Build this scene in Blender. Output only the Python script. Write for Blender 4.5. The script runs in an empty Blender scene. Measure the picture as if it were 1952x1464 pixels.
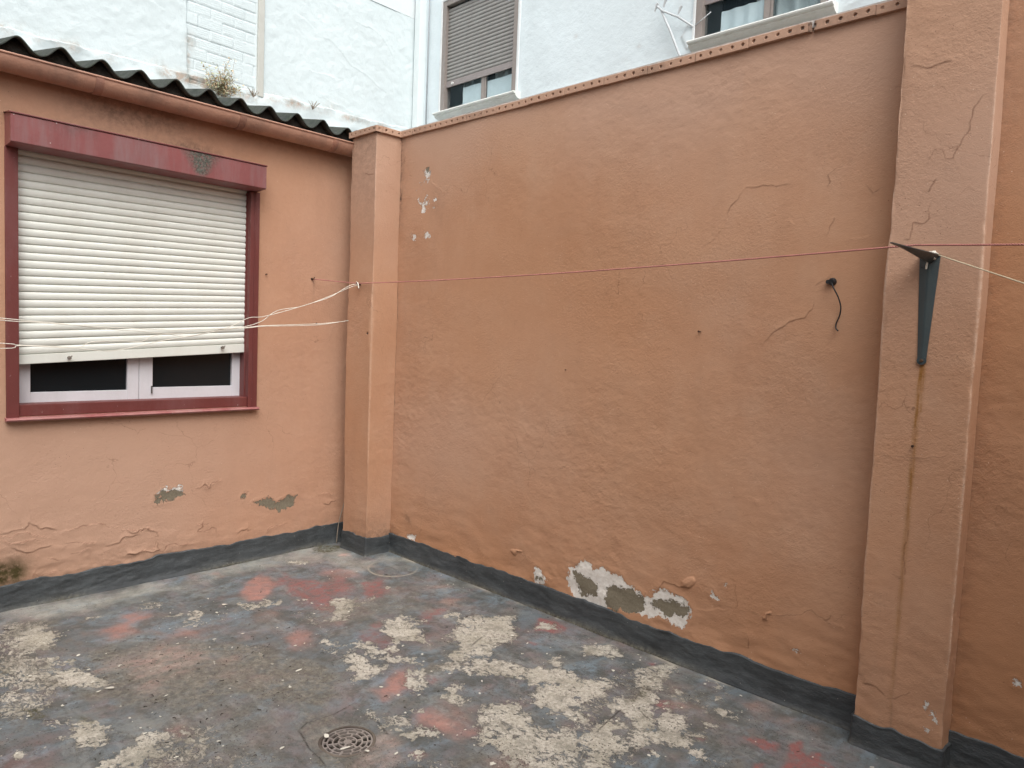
import bpy, bmesh, math, random
import numpy as np
from mathutils import Matrix, Vector

# ------------------------------------------------------------ camera, sky, sun, exposure
scn = bpy.context.scene
COL = scn.collection
cam_data = bpy.data.cameras.new('camera')
cam = bpy.data.objects.new('camera', cam_data); COL.objects.link(cam); scn.camera = cam
YAW, PITCH, ROLL = math.radians(43.380), math.radians(-3.803), math.radians(2.297)
fwd = Vector((-math.sin(YAW)*math.cos(PITCH), math.cos(YAW)*math.cos(PITCH), math.sin(PITCH)))
rt = Vector((math.cos(YAW), math.sin(YAW), 0)); up = rt.cross(fwd)
r2 = math.cos(ROLL)*rt + math.sin(ROLL)*up; u2 = -math.sin(ROLL)*rt + math.cos(ROLL)*up
M = Matrix((r2, u2, -fwd)).transposed().to_4x4(); M.translation = Vector((4.448, -3.062, 1.55))
cam.matrix_world = M
cam_data.sensor_width = 36; cam_data.lens = 36*1368.63/1952
cam_data.clip_start = .05; cam_data.clip_end = 500

SUN_EL, SUN_AZ = math.radians(54), math.radians(-30)      # azimuth of the sun measured from +x
world = bpy.data.worlds.new('World'); scn.world = world; world.use_nodes = True
wn = world.node_tree.nodes; wl = world.node_tree.links; wn.clear()
sky = wn.new('ShaderNodeTexSky'); sky.sky_type = 'NISHITA'; sky.sun_disc = False
sky.sun_elevation = SUN_EL; sky.sun_rotation = math.pi/2-SUN_AZ
sky.dust_density = 6.0; sky.air_density = 1.0; sky.ozone_density = 1.0
# an overcast layer: the blue of the clear sky is mostly replaced by even grey cloud light
hsv = wn.new('ShaderNodeHueSaturation'); hsv.inputs['Saturation'].default_value = .25
bg = wn.new('ShaderNodeBackground'); bg.inputs['Strength'].default_value = .14
wo = wn.new('ShaderNodeOutputWorld')
wl.new(sky.outputs[0], hsv.inputs['Color']); wl.new(hsv.outputs[0], bg.inputs['Color']); wl.new(bg.outputs[0], wo.inputs['Surface'])

sl = bpy.data.lights.new('sun', 'SUN'); sl.energy = 1.2; sl.angle = math.radians(62); sl.color = (1, .97, .93)
so = bpy.data.objects.new('sun', sl); COL.objects.link(so)
sd = Vector((math.cos(SUN_EL)*math.cos(SUN_AZ), math.cos(SUN_EL)*math.sin(SUN_AZ), math.sin(SUN_EL)))
so.rotation_euler = sd.to_track_quat('Z', 'Y').to_euler(); so.location = (8, -8, 12)

scn.render.engine = 'CYCLES'
vs = scn.view_settings
vs.view_transform = 'Standard'; vs.look = 'None'; vs.gamma = 1; vs.use_curve_mapping = False
vs.exposure = 0.42

# ------------------------------------------------------------ helpers
random.seed(4); RNG = np.random.default_rng(7)

def tag(o, label=None, cat=None, group=None, kind=None):
    if label: o['label'] = label
    if cat: o['category'] = cat
    if group: o['group'] = group
    if kind: o['kind'] = kind
    return o

def empty(name, label, cat, loc=(0, 0, 0), group=None):
    o = bpy.data.objects.new(name, None); COL.objects.link(o); o.location = loc
    o.empty_display_size = .1
    return tag(o, label, cat, group)

def link(name, me, mat, parent=None, smooth=False):
    o = bpy.data.objects.new(name, me); COL.objects.link(o)
    if mat:
        for m in (mat if isinstance(mat, (list, tuple)) else [mat]): me.materials.append(m)
    if smooth: me.polygons.foreach_set('use_smooth', [True]*len(me.polygons))
    if parent:
        o.parent = parent
        o.matrix_parent_inverse = Matrix.Translation(-world_loc(parent))
    return o

def world_loc(o):
    v = Vector(o.location)
    if o.parent: v = world_loc(o.parent)+v+Vector(o.matrix_parent_inverse.translation)
    return v

class MB:
    """collects shapes into one mesh"""
    def __init__(s): s.bm = bmesh.new()
    def box(s, x0, x1, y0, y1, z0, z1, bev=0):
        v = [s.bm.verts.new(p) for p in ((x0,y0,z0),(x1,y0,z0),(x1,y1,z0),(x0,y1,z0),(x0,y0,z1),(x1,y0,z1),(x1,y1,z1),(x0,y1,z1))]
        fs = [s.bm.faces.new([v[i] for i in f]) for f in ((3,2,1,0),(4,5,6,7),(0,1,5,4),(1,2,6,5),(2,3,7,6),(3,0,4,7))]
        if bev:
            es = list({e for f in fs for e in f.edges})
            bmesh.ops.bevel(s.bm, geom=es, offset=bev, segments=2, affect='EDGES', profile=.6)
        return s
    def prism(s, prof, a, b, axis='y'):
        """closed profile (list of (p,q)) swept from a to b along an axis; for 'y' the profile is (x,z)"""
        def P(p, q, t): return (p, t, q) if axis == 'y' else ((t, p, q) if axis == 'x' else (p, q, t))
        A = [s.bm.verts.new(P(p, q, a)) for p, q in prof]; B = [s.bm.verts.new(P(p, q, b)) for p, q in prof]
        n = len(prof)
        for i in range(n): s.bm.faces.new((A[i], A[(i+1) % n], B[(i+1) % n], B[i]))
        s.bm.faces.new(A[::-1]); s.bm.faces.new(B)
        return s
    def tube(s, pts, r, seg=8, cap=True):
        pts = [Vector(p) for p in pts]; n = len(pts)
        rr = r if isinstance(r, (list, tuple)) else [r]*n
        ref = Vector((0, 0, 1)); rings = []
        for i, p in enumerate(pts):
            t = (pts[min(i+1, n-1)]-pts[max(i-1, 0)]).normalized()
            a = t.cross(ref)
            if a.length < .05: a = t.cross(Vector((1, 0, 0)))
            a.normalize(); b = t.cross(a)
            rings.append([s.bm.verts.new(p+rr[i]*(math.cos(2*math.pi*k/seg)*a+math.sin(2*math.pi*k/seg)*b)) for k in range(seg)])
        for i in range(n-1):
            for k in range(seg): s.bm.faces.new((rings[i][k], rings[i][(k+1) % seg], rings[i+1][(k+1) % seg], rings[i+1][k]))
        if cap: s.bm.faces.new(rings[0][::-1]); s.bm.faces.new(rings[-1])
        return s
    def poly(s, pts, flip=False):
        v = [s.bm.verts.new(p) for p in pts]; s.bm.faces.new(v[::-1] if flip else v); return s
    def slab(s, pts, d):
        """flat polygon given thickness d (vector)"""
        d = Vector(d); A = [s.bm.verts.new(p) for p in pts]; B = [s.bm.verts.new(Vector(p)+d) for p in pts]; n = len(A)
        s.bm.faces.new(A); s.bm.faces.new(B[::-1])
        for i in range(n): s.bm.faces.new((A[i], B[i], B[(i+1) % n], A[(i+1) % n]))
        return s
    def build(s, name, mat, parent=None, smooth=False, auto=None):
        bmesh.ops.recalc_face_normals(s.bm, faces=s.bm.faces)
        me = bpy.data.meshes.new(name); s.bm.to_mesh(me); s.bm.free()
        o = link(name, me, mat, parent, smooth)
        if auto: me.set_sharp_from_angle(angle=math.radians(auto))
        return o

def grid_mesh(name, P, mat, parent=None, attrs=None, keep=None, smooth=True, flip=False):
    n, m = P.shape[:2]
    me = bpy.data.meshes.new(name)
    idx = np.arange(n*m).reshape(n, m)
    q = np.stack([idx[:-1, :-1], idx[1:, :-1], idx[1:, 1:], idx[:-1, 1:]], -1).reshape(-1, 4)
    if flip: q = q[:, ::-1]
    if keep is not None: q = q[keep.reshape(-1)]
    me.vertices.add(n*m); me.vertices.foreach_set('co', P.reshape(-1).astype(np.float32))
    me.loops.add(len(q)*4); me.loops.foreach_set('vertex_index', q.reshape(-1).astype(np.int32))
    me.polygons.add(len(q)); me.polygons.foreach_set('loop_start', np.arange(0, len(q)*4, 4, dtype=np.int32))
    me.update(calc_edges=True)
    if smooth: me.polygons.foreach_set('use_smooth', np.ones(len(q), dtype=bool))
    for k, a in (attrs or {}).items():
        at = me.attributes.new(k, 'FLOAT', 'POINT'); at.data.foreach_set('value', np.ascontiguousarray(a, dtype=np.float32).reshape(-1))
    me.validate()
    return link(name, me, mat, parent)

def noise(shape, step, lx, lz, seed, p=2.0):
    """smooth random field, standard deviation 1, features about lx by lz metres"""
    r = np.random.default_rng(seed); n, m = shape
    N, Mm = n+int(2*lx/step)+8, m+int(2*lz/step)+8
    a = np.fft.rfft2(r.standard_normal((N, Mm)))
    kx = np.fft.fftfreq(N, step)[:, None]*2*math.pi; kz = np.fft.rfftfreq(Mm, step)[None, :]*2*math.pi
    a *= (1+(kx*lx)**2+(kz*lz)**2)**(-p)
    a[0, 0] = 0
    f = np.fft.irfft2(a, s=(N, Mm))[:n, :m]
    return (f-f.mean())/f.std()

def poly_sd(U, V, poly, pad=.05):
    """signed distance (inside positive), evaluated near the polygon, -pad elsewhere"""
    out = np.full(U.shape, -pad)
    P = np.array(poly, float)
    m = (U > P[:, 0].min()-pad) & (U < P[:, 0].max()+pad) & (V > P[:, 1].min()-pad) & (V < P[:, 1].max()+pad)
    if not m.any(): return out
    x, y = U[m], V[m]; d = np.full(x.shape, 9.); ins = np.zeros(x.shape, bool)
    for i in range(len(P)):
        a, b = P[i], P[(i+1) % len(P)]; e = b-a; L = (e**2).sum()+1e-12
        t = np.clip(((x-a[0])*e[0]+(y-a[1])*e[1])/L, 0, 1)
        d = np.minimum(d, np.hypot(x-a[0]-t*e[0], y-a[1]-t*e[1]))
        c = ((a[1] > y) != (b[1] > y)); ins ^= c & (x < (b[0]-a[0])*(y-a[1])/(b[1]-a[1]+1e-12)+a[0])
    out[m] = np.maximum(np.where(ins, d, -d), -pad)
    return out

def union_sd(U, V, polys, pad=.05):
    f = np.full(U.shape, -pad)
    for p in polys: f = np.maximum(f, poly_sd(U, V, p, pad))
    return f

def soft(U, V, items, wob):
    f = np.zeros(U.shape)
    for it in items:
        poly, s, w = it[0], it[1], it[2]
        sdist = poly_sd(U, V, poly, w*2.5)+wob*w
        g = s/(1+np.exp(-sdist/(w*.35)))
        g = np.where(sdist <= -w*2.4, 0, g)
        f = np.where(abs(g) > abs(f), g, f)
    return f

def crack(U, V, lines, h, reach, wobble):
    """steps where a paint layer lifts along a line: raised below the line, falling off with distance; also the line itself"""
    rel = np.zeros(U.shape); ln = np.zeros(U.shape)
    for k, L in enumerate(lines):
        P = np.array(L, float); pad = reach*3
        m = (U > P[:, 0].min()-pad) & (U < P[:, 0].max()+pad) & (V > P[:, 1].min()-pad) & (V < P[:, 1].max()+pad)
        if not m.any(): continue
        x, y = U[m]+wobble[0][m]*.004, V[m]+wobble[1][m]*.004
        best = np.full(x.shape, 9.); sg = np.zeros(x.shape); tp = np.zeros(x.shape)
        n = len(P)-1
        for i in range(n):
            a, b = P[i], P[i+1]; e = b-a; ll = (e**2).sum()+1e-12
            t = np.clip(((x-a[0])*e[0]+(y-a[1])*e[1])/ll, 0, 1)
            dx, dy = x-a[0]-t*e[0], y-a[1]-t*e[1]; d = np.hypot(dx, dy)
            s = np.sign(e[0]*dy-e[1]*dx); u = (i+t)/n
            c = d < best; best = np.where(c, d, best); sg = np.where(c, s, sg); tp = np.where(c, u, tp)
        taper = np.clip(np.minimum(tp, 1-tp)*6, 0, 1)**.6
        side = 1 if k % 3 else -1
        rel[m] += h*taper*np.where(sg*side < 0, np.exp(-best/reach), 0)
        ln[m] = np.maximum(ln[m], taper*np.exp(-(best/.0028)**2))
    return rel, ln

def path(points, step, fil=.006):
    """plan polyline sampled at step with small rounded corners -> points, outward normals (left of travel), corner closeness"""
    P = [np.array(p, float) for p in points]; out = []; cor = []
    for i in range(len(P)-1):
        a, b = P[i].copy(), P[i+1].copy(); e = (b-a)/np.linalg.norm(b-a)
        if i > 0: a = a+e*fil
        if i < len(P)-2: b = b-e*fil
        n = max(2, int(np.linalg.norm(b-a)/step)+1)
        for t in np.linspace(0, 1, n): out.append(a+(b-a)*t)
        if i < len(P)-2:
            e2 = (P[i+2]-P[i+1]); e2 /= np.linalg.norm(e2); c = P[i+1]+e2*fil
            for t in (.25, .5, .75): out.append((1-t)**2*b+2*t*(1-t)*P[i+1]+t*t*c)
    A = np.array(out); T = np.gradient(A, axis=0); T /= np.linalg.norm(T, axis=1)[:, None]
    N = np.stack([T[:, 1], -T[:, 0]], 1)
    C = np.full(len(A), 9.)
    for p in P[1:-1]: C = np.minimum(C, np.hypot(*(A-p).T))
    return A, N, C

# ------------------------------------------------------------ materials
class NT:
    def __init__(s, name):
        s.m = bpy.data.materials.new(name); s.m.use_nodes = True; s.t = s.m.node_tree; s.t.nodes.clear()
        s.out = s.t.nodes.new('ShaderNodeOutputMaterial'); s.bs = s.t.nodes.new('ShaderNodeBsdfPrincipled')
        s.t.links.new(s.bs.outputs[0], s.out.inputs['Surface'])
        s.tc = s.t.nodes.new('ShaderNodeTexCoord').outputs['Object']
    def n(s, t, ins=None, **kw):
        x = s.t.nodes.new(t)
        for k, v in kw.items(): setattr(x, k, v)
        for k, v in (ins or {}).items(): s.set(x.inputs[k], v)
        return x
    def set(s, i, v):
        if isinstance(v, bpy.types.NodeSocket): s.t.links.new(v, i)
        elif isinstance(v, (tuple, list)) and len(v) == 3 and i.type == 'RGBA': i.default_value = (*v, 1)
        else: i.default_value = v
    def noise(s, scale, detail=4, rough=.55, vec=None, dist=0):
        return s.n('ShaderNodeTexNoise', {'Vector': vec or s.tc, 'Scale': scale, 'Detail': detail, 'Roughness': rough, 'Distortion': dist}).outputs[0]
    def stretch(s, sc, off=(0, 0, 0)):
        return s.n('ShaderNodeMapping', {'Vector': s.tc, 'Scale': sc, 'Location': off}).outputs[0]
    def vor(s, scale, feat='F1', vec=None, out=0, rnd=1.):
        return s.n('ShaderNodeTexVoronoi', {'Vector': vec or s.tc, 'Scale': scale, 'Randomness': rnd}, feature=feat).outputs[out]
    def attr(s, name): return s.n('ShaderNodeAttribute', attribute_name=name).outputs['Fac']
    def ma(s, op, a, b=0., c=0., clamp=False):
        return s.n('ShaderNodeMath', {0: a, 1: b, 2: c}, operation=op, use_clamp=clamp).outputs[0]
    def mr(s, v, a, b, c=0., d=1., smooth=False):
        return s.n('ShaderNodeMapRange', {'Value': v, 'From Min': a, 'From Max': b, 'To Min': c, 'To Max': d}, interpolation_type='SMOOTHSTEP' if smooth else 'LINEAR').outputs[0]
    def mix(s, f, a, b, mode='MIX'):
        x = s.n('ShaderNodeMix', data_type='RGBA', blend_type=mode, clamp_factor=True)
        s.set(x.inputs[0], f); s.set(x.inputs[6], a); s.set(x.inputs[7], b); return x.outputs[2]
    def bump(s, h, dist, strength=1., prev=None):
        x = s.n('ShaderNodeBump', {'Height': h, 'Distance': dist, 'Strength': strength})
        if prev is not None: s.t.links.new(prev, x.inputs['Normal'])
        return x.outputs[0]
    def done(s, col, rough=.8, normal=None, spec=.3, metal=0.):
        s.set(s.bs.inputs['Base Color'], col); s.set(s.bs.inputs['Roughness'], rough)
        s.bs.inputs['Specular IOR Level'].default_value = spec; s.set(s.bs.inputs['Metallic'], metal)
        if normal is not None: s.t.links.new(normal, s.bs.inputs['Normal'])
        return s.m

def mat_render(name, A=(.500, .292, .182), B=(.455, .252, .152), Cc=(.51, .318, .212)):
    t = NT(name)
    n1 = t.noise(1.1, 5, .6); n2 = t.noise(5, 6, .6); n3 = t.noise(38, 5, .65)
    st = t.noise(7, 4, .6, t.stretch((1, 1, .25)))
    col = t.mix(t.mr(n1, .35, .65), A, B)
    col = t.mix(t.mr(n2, .45, .75, 0, .6), col, Cc)
    col = t.mix(t.mr(n3, .3, .7, 0, .35), col, t.mix(1., col, (.84, .80, .78), 'MULTIPLY'))
    col = t.mix(t.mr(st, .5, .8, 0, .35), col, t.mix(1., col, (.80, .80, .82), 'MULTIPLY'))
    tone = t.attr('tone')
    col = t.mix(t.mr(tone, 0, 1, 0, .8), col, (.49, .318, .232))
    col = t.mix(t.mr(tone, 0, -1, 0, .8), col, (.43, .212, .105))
    # dirt stains, painted shade and moss with their own ragged shape
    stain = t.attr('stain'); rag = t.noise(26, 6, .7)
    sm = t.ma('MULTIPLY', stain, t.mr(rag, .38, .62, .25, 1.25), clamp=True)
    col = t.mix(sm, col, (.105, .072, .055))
    moss = t.attr('moss'); mm = t.ma('MULTIPLY', moss, t.mr(t.noise(14, 6, .65), .3, .62, .35, 1.15), clamp=True)
    col = t.mix(mm, col, (.055, .042, .014))
    rust = t.attr('rust'); rm = t.ma('MULTIPLY', rust, t.mr(t.noise(30, 4, .6, t.stretch((3, 3, .35))), .35, .65, .3, 1.3), clamp=True)
    col = t.mix(rm, col, (.28, .13, .035))
    # pin holes and specks
    v = t.vor(55); col = t.mix(t.ma('MULTIPLY', t.mr(v, .10, .06), t.mr(t.noise(4, 3), .55, .6)), col, (.16, .08, .05))
    v = t.vor(34, vec=t.stretch((1, 1, 1), (3, 7, 1))); col = t.mix(t.ma('MULTIPLY', t.mr(v, .07, .04), t.mr(t.noise(3, 3), .5, .56)), col, (.66, .5, .38))
    wv = t.n('ShaderNodeTexNoise', {'Vector': t.tc, 'Scale': 7., 'Detail': 5.}).outputs[1]
    wv = t.n('ShaderNodeVectorMath', {0: wv, 1: (.22, .22, .22)}, operation='MULTIPLY').outputs[0]
    wv = t.n('ShaderNodeVectorMath', {0: wv, 1: t.tc}, operation='ADD').outputs[0]
    hair = t.mr(t.vor(1.9, 'DISTANCE_TO_EDGE', wv), .0035, .0008)
    hair = t.ma('MULTIPLY', hair, t.mr(t.noise(1.6, 4, .65, t.stretch((1, 1, 1), (6, 2, 5))), .53, .60))
    col = t.mix(t.ma('MULTIPLY', hair, .5), col, (.17, .085, .05))
    ck = t.attr('crack'); col = t.mix(t.mr(ck, .1, .9, 0, .6), col, (.17, .085, .05))  # thin crack shadows and dirt painted as dark lines
    ed = t.attr('edge'); em = t.ma('MULTIPLY', ed, t.mr(t.noise(55, 6, .75), .40, .56, .25, 1.2), clamp=True)
    col = t.mix(t.ma('MULTIPLY', em, .85), col, (.74, .58, .47))
    # bare plaster and concrete
    e1 = t.ma('ADD', t.ma('MULTIPLY', t.noise(30, 4, .65, None, .6), .6), t.ma('MULTIPLY', t.noise(110, 6, .8), .4)); e2 = t.noise(16, 4, .6)
    wob = t.ma('ADD', t.ma('MULTIPLY', t.ma('SUBTRACT', e1, .5), .13), t.ma('MULTIPLY', t.ma('SUBTRACT', e2, .5), .024))
    wob = t.ma('ADD', wob, t.ma('MULTIPLY', t.ma('SUBTRACT', t.noise(190, 3, .7), .5), .012))
    bare = t.mr(t.ma('ADD', t.attr('bare'), wob), -.0006, .0006); conc = t.mr(t.ma('ADD', t.attr('conc'), wob), -.0006, .0006)
    plaster = t.mix(t.mr(t.noise(45, 6, .7), .35, .7), (.78, .76, .72), (.60, .56, .50))
    cc = t.mix(t.mr(t.noise(90, 6, .75), .35, .65), (.225, .198, .145), (.155, .135, .098))
    col = t.mix(bare, col, plaster); col = t.mix(conc, col, cc)
    any_ = t.ma('MAXIMUM', bare, conc)
    h = t.ma('ADD', t.ma('MULTIPLY', t.ma('MULTIPLY', t.noise(75, 7, .68), t.mr(t.noise(2.2, 4, .6, t.stretch((1, 1, 1), (3, 3, 9))), .4, .65, .35, 1.5)), .0026), t.ma('MULTIPLY', t.noise(230, 4, .6), .0011))
    rdg = t.mr(t.ma('ABSOLUTE', t.ma('SUBTRACT', t.noise(17, 3, .5, t.stretch((1, 1, 1.5)), .6), .5)), .012, 0, 0, 1, True)
    h = t.ma('SUBTRACT', h, t.ma('MULTIPLY', t.ma('MULTIPLY', rdg, t.mr(t.noise(6, 4, .6, t.stretch((1, 1, 1), (7, 3, 2))), .56, .64)), .0008))
    h = t.ma('SUBTRACT', h, t.ma('MULTIPLY', any_, .0035)); h = t.ma('SUBTRACT', h, t.ma('MULTIPLY', conc, .003))
    return t.done(col, .82, t.bump(h, 1.), .25)

def mat_paint(name, c, c2=None, rough=.5, var=.5, bump=.0006, dirt=None, dirt_amt=.4, chips=None, chip_t=.63):
    t = NT(name); c2 = c2 or tuple(x*.8 for x in c)
    col = t.mix(t.mr(t.noise(9, 5, .6), .3, .7, 0, var*1.6), c, c2)
    if dirt: col = t.mix(t.mr(t.noise(5, 6, .7, t.stretch((1, 1, .3))), .48, .72, 0, dirt_amt), col, dirt)
    if chips: col = t.mix(t.mr(t.noise(32, 6, .75), chip_t, chip_t+.012), col, chips)
    h = t.ma('MULTIPLY', t.noise(60, 5, .6), bump*2)
    return t.done(col, rough, t.bump(h, 1.), .4)

def mat_floor():
    t = NT('worn_painted_floor')
    n1 = t.noise(2.2, 5, .6); n2 = t.noise(11, 6, .65); n3 = t.noise(90, 5, .7)
    str1 = t.noise(5, 6, .65, t.stretch((1, .45, 1)), 1.2)
    col = t.mix(t.mr(n1, .36, .64), (.155, .176, .186), (.095, .107, .107))
    col = t.mix(t.mr(str1, .47, .68, 0, .8), col, (.215, .285, .335))
    col = t.mix(t.mr(n2, .5, .66, 0, .7), col, (.165, .150, .130))
    col = t.mix(t.mr(t.noise(6, 5, .65, t.stretch((1, 1, 1), (5, 2, 0))), .5, .66, 0, .6), col, (.22, .172, .175))
    col = t.mix(t.mr(t.noise(3.5, 6, .7, t.stretch((1, 1, 1), (1, 8, 0))), .5, .7, 0, .6), col, (.27, .275, .245))
    col = t.mix(t.mr(t.noise(24, 7, .78), .54, .66, 0, .8), col, (.055, .057, .052))
    col = t.mix(t.mr(t.noise(1.9, 6, .7, t.stretch((1, 1, 1), (4, 4, 1))), .53, .66, 0, .5), col, (.25, .175, .165))
    col = t.mix(t.mr(t.noise(4, 8, .75, t.stretch((.5, 1.6, 1), (3, 1, 1))), .54, .66, 0, .55), col, (.32, .335, .325))
    col = t.mix(t.mr(t.noise(7, 8, .8, t.stretch((1, 1, 1), (8, 5, 1))), .50, .58, 0, .7), col, (.082, .086, .078))
    light = t.attr('light'); col = t.mix(t.ma('MULTIPLY', t.mr(light, 0, 1, 0, .8), t.mr(t.noise(9, 7, .75), .34, .58, .25, 1.)), col, (.46, .455, .40)); col = t.mix(t.mr(light, 0, -1, 0, 1), col, (.15, .19, .22))
    ra = t.ma('MULTIPLY', t.attr('salmon'), t.mr(t.noise(14, 6, .7), .3, .62, .35, 1.15), clamp=True)
    col = t.mix(ra, col, t.mix(t.mr(n2, .3, .7), (.43, .225, .19), (.33, .19, .165)))
    ra = t.ma('MULTIPLY', t.attr('red'), t.mr(t.noise(24, 6, .75), .38, .58, .2, 1.25), clamp=True)
    col = t.mix(ra, col, t.mix(t.mr(n2, .3, .7), (.31, .115, .105), (.24, .125, .12)))
    dirt = t.ma('MULTIPLY', t.attr('dirt'), t.mr(t.noise(20, 8, .8), .36, .62, .15, 1.0), clamp=True)
    dcol = t.mix(t.mr(t.noise(38, 8, .8), .38, .6), (.47, .44, .365), (.20, .18, .145))
    col = t.mix(dirt, col, dcol)
    pale = t.ma('MULTIPLY', t.attr('pale'), t.mr(t.noise(16, 6, .72, t.stretch((1, .5, 1))), .38, .62, .1, 1.1), clamp=True)
    col = t.mix(pale, col, t.mix(t.mr(n2, .4, .6), (.56, .45, .39), (.50, .33, .29)))
    # flaked areas down to the screed
    e1 = t.ma('ADD', t.ma('MULTIPLY', t.noise(26, 4, .65, None, .5), .62), t.ma('MULTIPLY', t.noise(85, 7, .8), .38)); e2 = t.noise(13, 5, .65, None, .8); e3 = t.noise(46, 9, .8, t.stretch((.7, 1, 1)), 1.0)
    f = t.ma('ADD', t.ma('SUBTRACT', t.attr('peel'), .002), t.ma('ADD', t.ma('MULTIPLY', t.ma('SUBTRACT', e1, .49), .26), t.ma('MULTIPLY', t.ma('SUBTRACT', e2, .49), .055)))
    f = t.ma('SUBTRACT', f, t.ma('MULTIPLY', t.ma('MAXIMUM', t.ma('SUBTRACT', t.noise(30, 8, .8, t.stretch((1, 1, 1), (2, 9, 0))), .535), 0), .75))
    zone = t.attr('zone')
    g = t.ma('SUBTRACT', t.ma('MULTIPLY', zone, .075), t.ma('MULTIPLY', t.ma('SUBTRACT', .65, e3), .36))
    g = t.ma('SUBTRACT', g, t.ma('MULTIPLY', t.ma('SUBTRACT', 1., t.mr(zone, 0, .25)), .1))
    f = t.ma('MAXIMUM', f, g)
    mask = t.mr(f, -.0005, .0008)
    rim = t.ma('MULTIPLY', t.mr(f, -.0005, .0005), t.mr(f, .006, .002))
    pc = t.mix(t.mr(t.noise(70, 6, .75), .36, .64), (.62, .585, .51), (.38, .355, .30))
    pc = t.mix(t.mr(t.noise(5, 4, .6), .45, .7, 0, .6), pc, (.31, .29, .22))
    pc = t.mix(t.mr(t.noise(120, 5, .8), .56, .64, 0, .7), pc, (.16, .155, .14))
    pc = t.mix(t.ma('MULTIPLY', rim, t.mr(t.noise(25, 3), .4, .6, .3, 1.)), pc, (.78, .75, .65))
    pc = t.mix(t.mr(t.noise(9, 7, .75, t.stretch((1, 1, 1), (1, 1, 4))), .48, .6, 0, .65), pc, (.235, .225, .185))
    pc = t.mix(t.ma('MULTIPLY', dirt, .35), pc, (.22, .19, .14))
    col = t.mix(mask, col, pc)
    under = t.ma('MULTIPLY', t.mr(f, -.007, -.0008), t.ma('SUBTRACT', 1., mask))
    col = t.mix(t.ma('MULTIPLY', under, t.mr(t.noise(14, 5, .7), .46, .56, 0, .85)), col, (.045, .04, .036))  # shadow under the flake edges painted as a dark outline
    rid = t.mr(t.ma('ABSOLUTE', t.ma('SUBTRACT', t.noise(8, 7, .62, t.stretch((.8, 1.3, 1)), .5), .5)), .0045, .0015)
    rid = t.ma('MULTIPLY', rid, t.mr(t.noise(5, 4, .6, t.stretch((1, 1, 1), (2, 2, 7))), .50, .58))
    rid = t.ma('MULTIPLY', rid, t.mr(t.ma('MAXIMUM', zone, t.attr('dirt')), .1, .5))
    col = t.mix(t.ma('MULTIPLY', rid, .85), col, (.045, .04, .032))
    moss = t.ma('MULTIPLY', t.attr('moss'), t.mr(t.noise(38, 7, .78), .42, .58, 0, 1.2), clamp=True)
    col = t.mix(moss, col, (.075, .068, .026))
    ck = t.attr('crack'); col = t.mix(t.ma('MULTIPLY', ck, t.mr(t.noise(40, 4, .7), .35, .5)), col, (.035, .03, .025))
    # grit
    v = t.vor(75); lim = t.mr(t.noise(3.2, 5, .7), .38, .62, .03, .22)
    col = t.mix(t.ma('LESS_THAN', v, lim), col, (.055, .048, .04))
    v = t.vor(48, vec=t.stretch((1, 1, 1), (4, 1, 0))); lim = t.mr(t.noise(2.6, 4, .6, t.stretch((1, 1, 1), (9, 4, 0))), .5, .72, .0, .12)
    col = t.mix(t.ma('LESS_THAN', v, lim), col, (.50, .47, .40))
    col = t.mix(t.mr(n3, .3, .7, 0, .4), col, t.mix(1., col, (.68, .68, .68), 'MULTIPLY'))
    ring = t.attr('ring'); col = t.mix(t.ma('MULTIPLY', ring, t.mr(t.noise(30, 4), .3, .6, .4, 1)), col, (.42, .39, .32))
    h = t.ma('ADD', t.ma('MULTIPLY', t.noise(30, 8, .72), .007), t.ma('MULTIPLY', n3, .0012))
    h = t.ma('ADD', h, t.ma('MULTIPLY', t.ma('MULTIPLY', t.attr('dirt'), t.noise(60, 7, .8)), .016))
    h = t.ma('SUBTRACT', h, t.ma('MULTIPLY', mask, .0035)); h = t.ma('SUBTRACT', h, t.ma('MULTIPLY', ck, .004))
    rough = t.ma('ADD', .5, t.ma('ADD', t.ma('MULTIPLY', mask, .35), t.ma('MULTIPLY', dirt, .3)), clamp=True)
    return t.done(col, rough, t.bump(h, 1.), .35)

def mat_skirt():
    t = NT('dark_bitumen_paint')
    col = t.mix(t.mr(t.noise(7, 6, .65), .35, .65), (.068, .078, .084), (.042, .048, .052))
    col = t.mix(t.mr(t.noise(30, 6, .7, t.stretch((1, 1, 3))), .55, .7, 0, .4), col, (.11, .12, .125))
    col = t.mix(t.mr(t.attr('dust'), 0, 1, 0, .9), col, t.mix(t.mr(t.noise(50, 6, .75), .4, .6), (.032, .028, .018), (.16, .15, .11)))
    col = t.mix(t.mr(t.vor(24), .055, .03), col, (.34, .33, .30))
    h = t.ma('ADD', t.ma('MULTIPLY', t.noise(34, 6, .62, t.stretch((1, 1, 1.8))), .0042), t.ma('MULTIPLY', t.noise(160, 4), .001))
    return t.done(col, .52, t.bump(h, 1.), .4)

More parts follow.
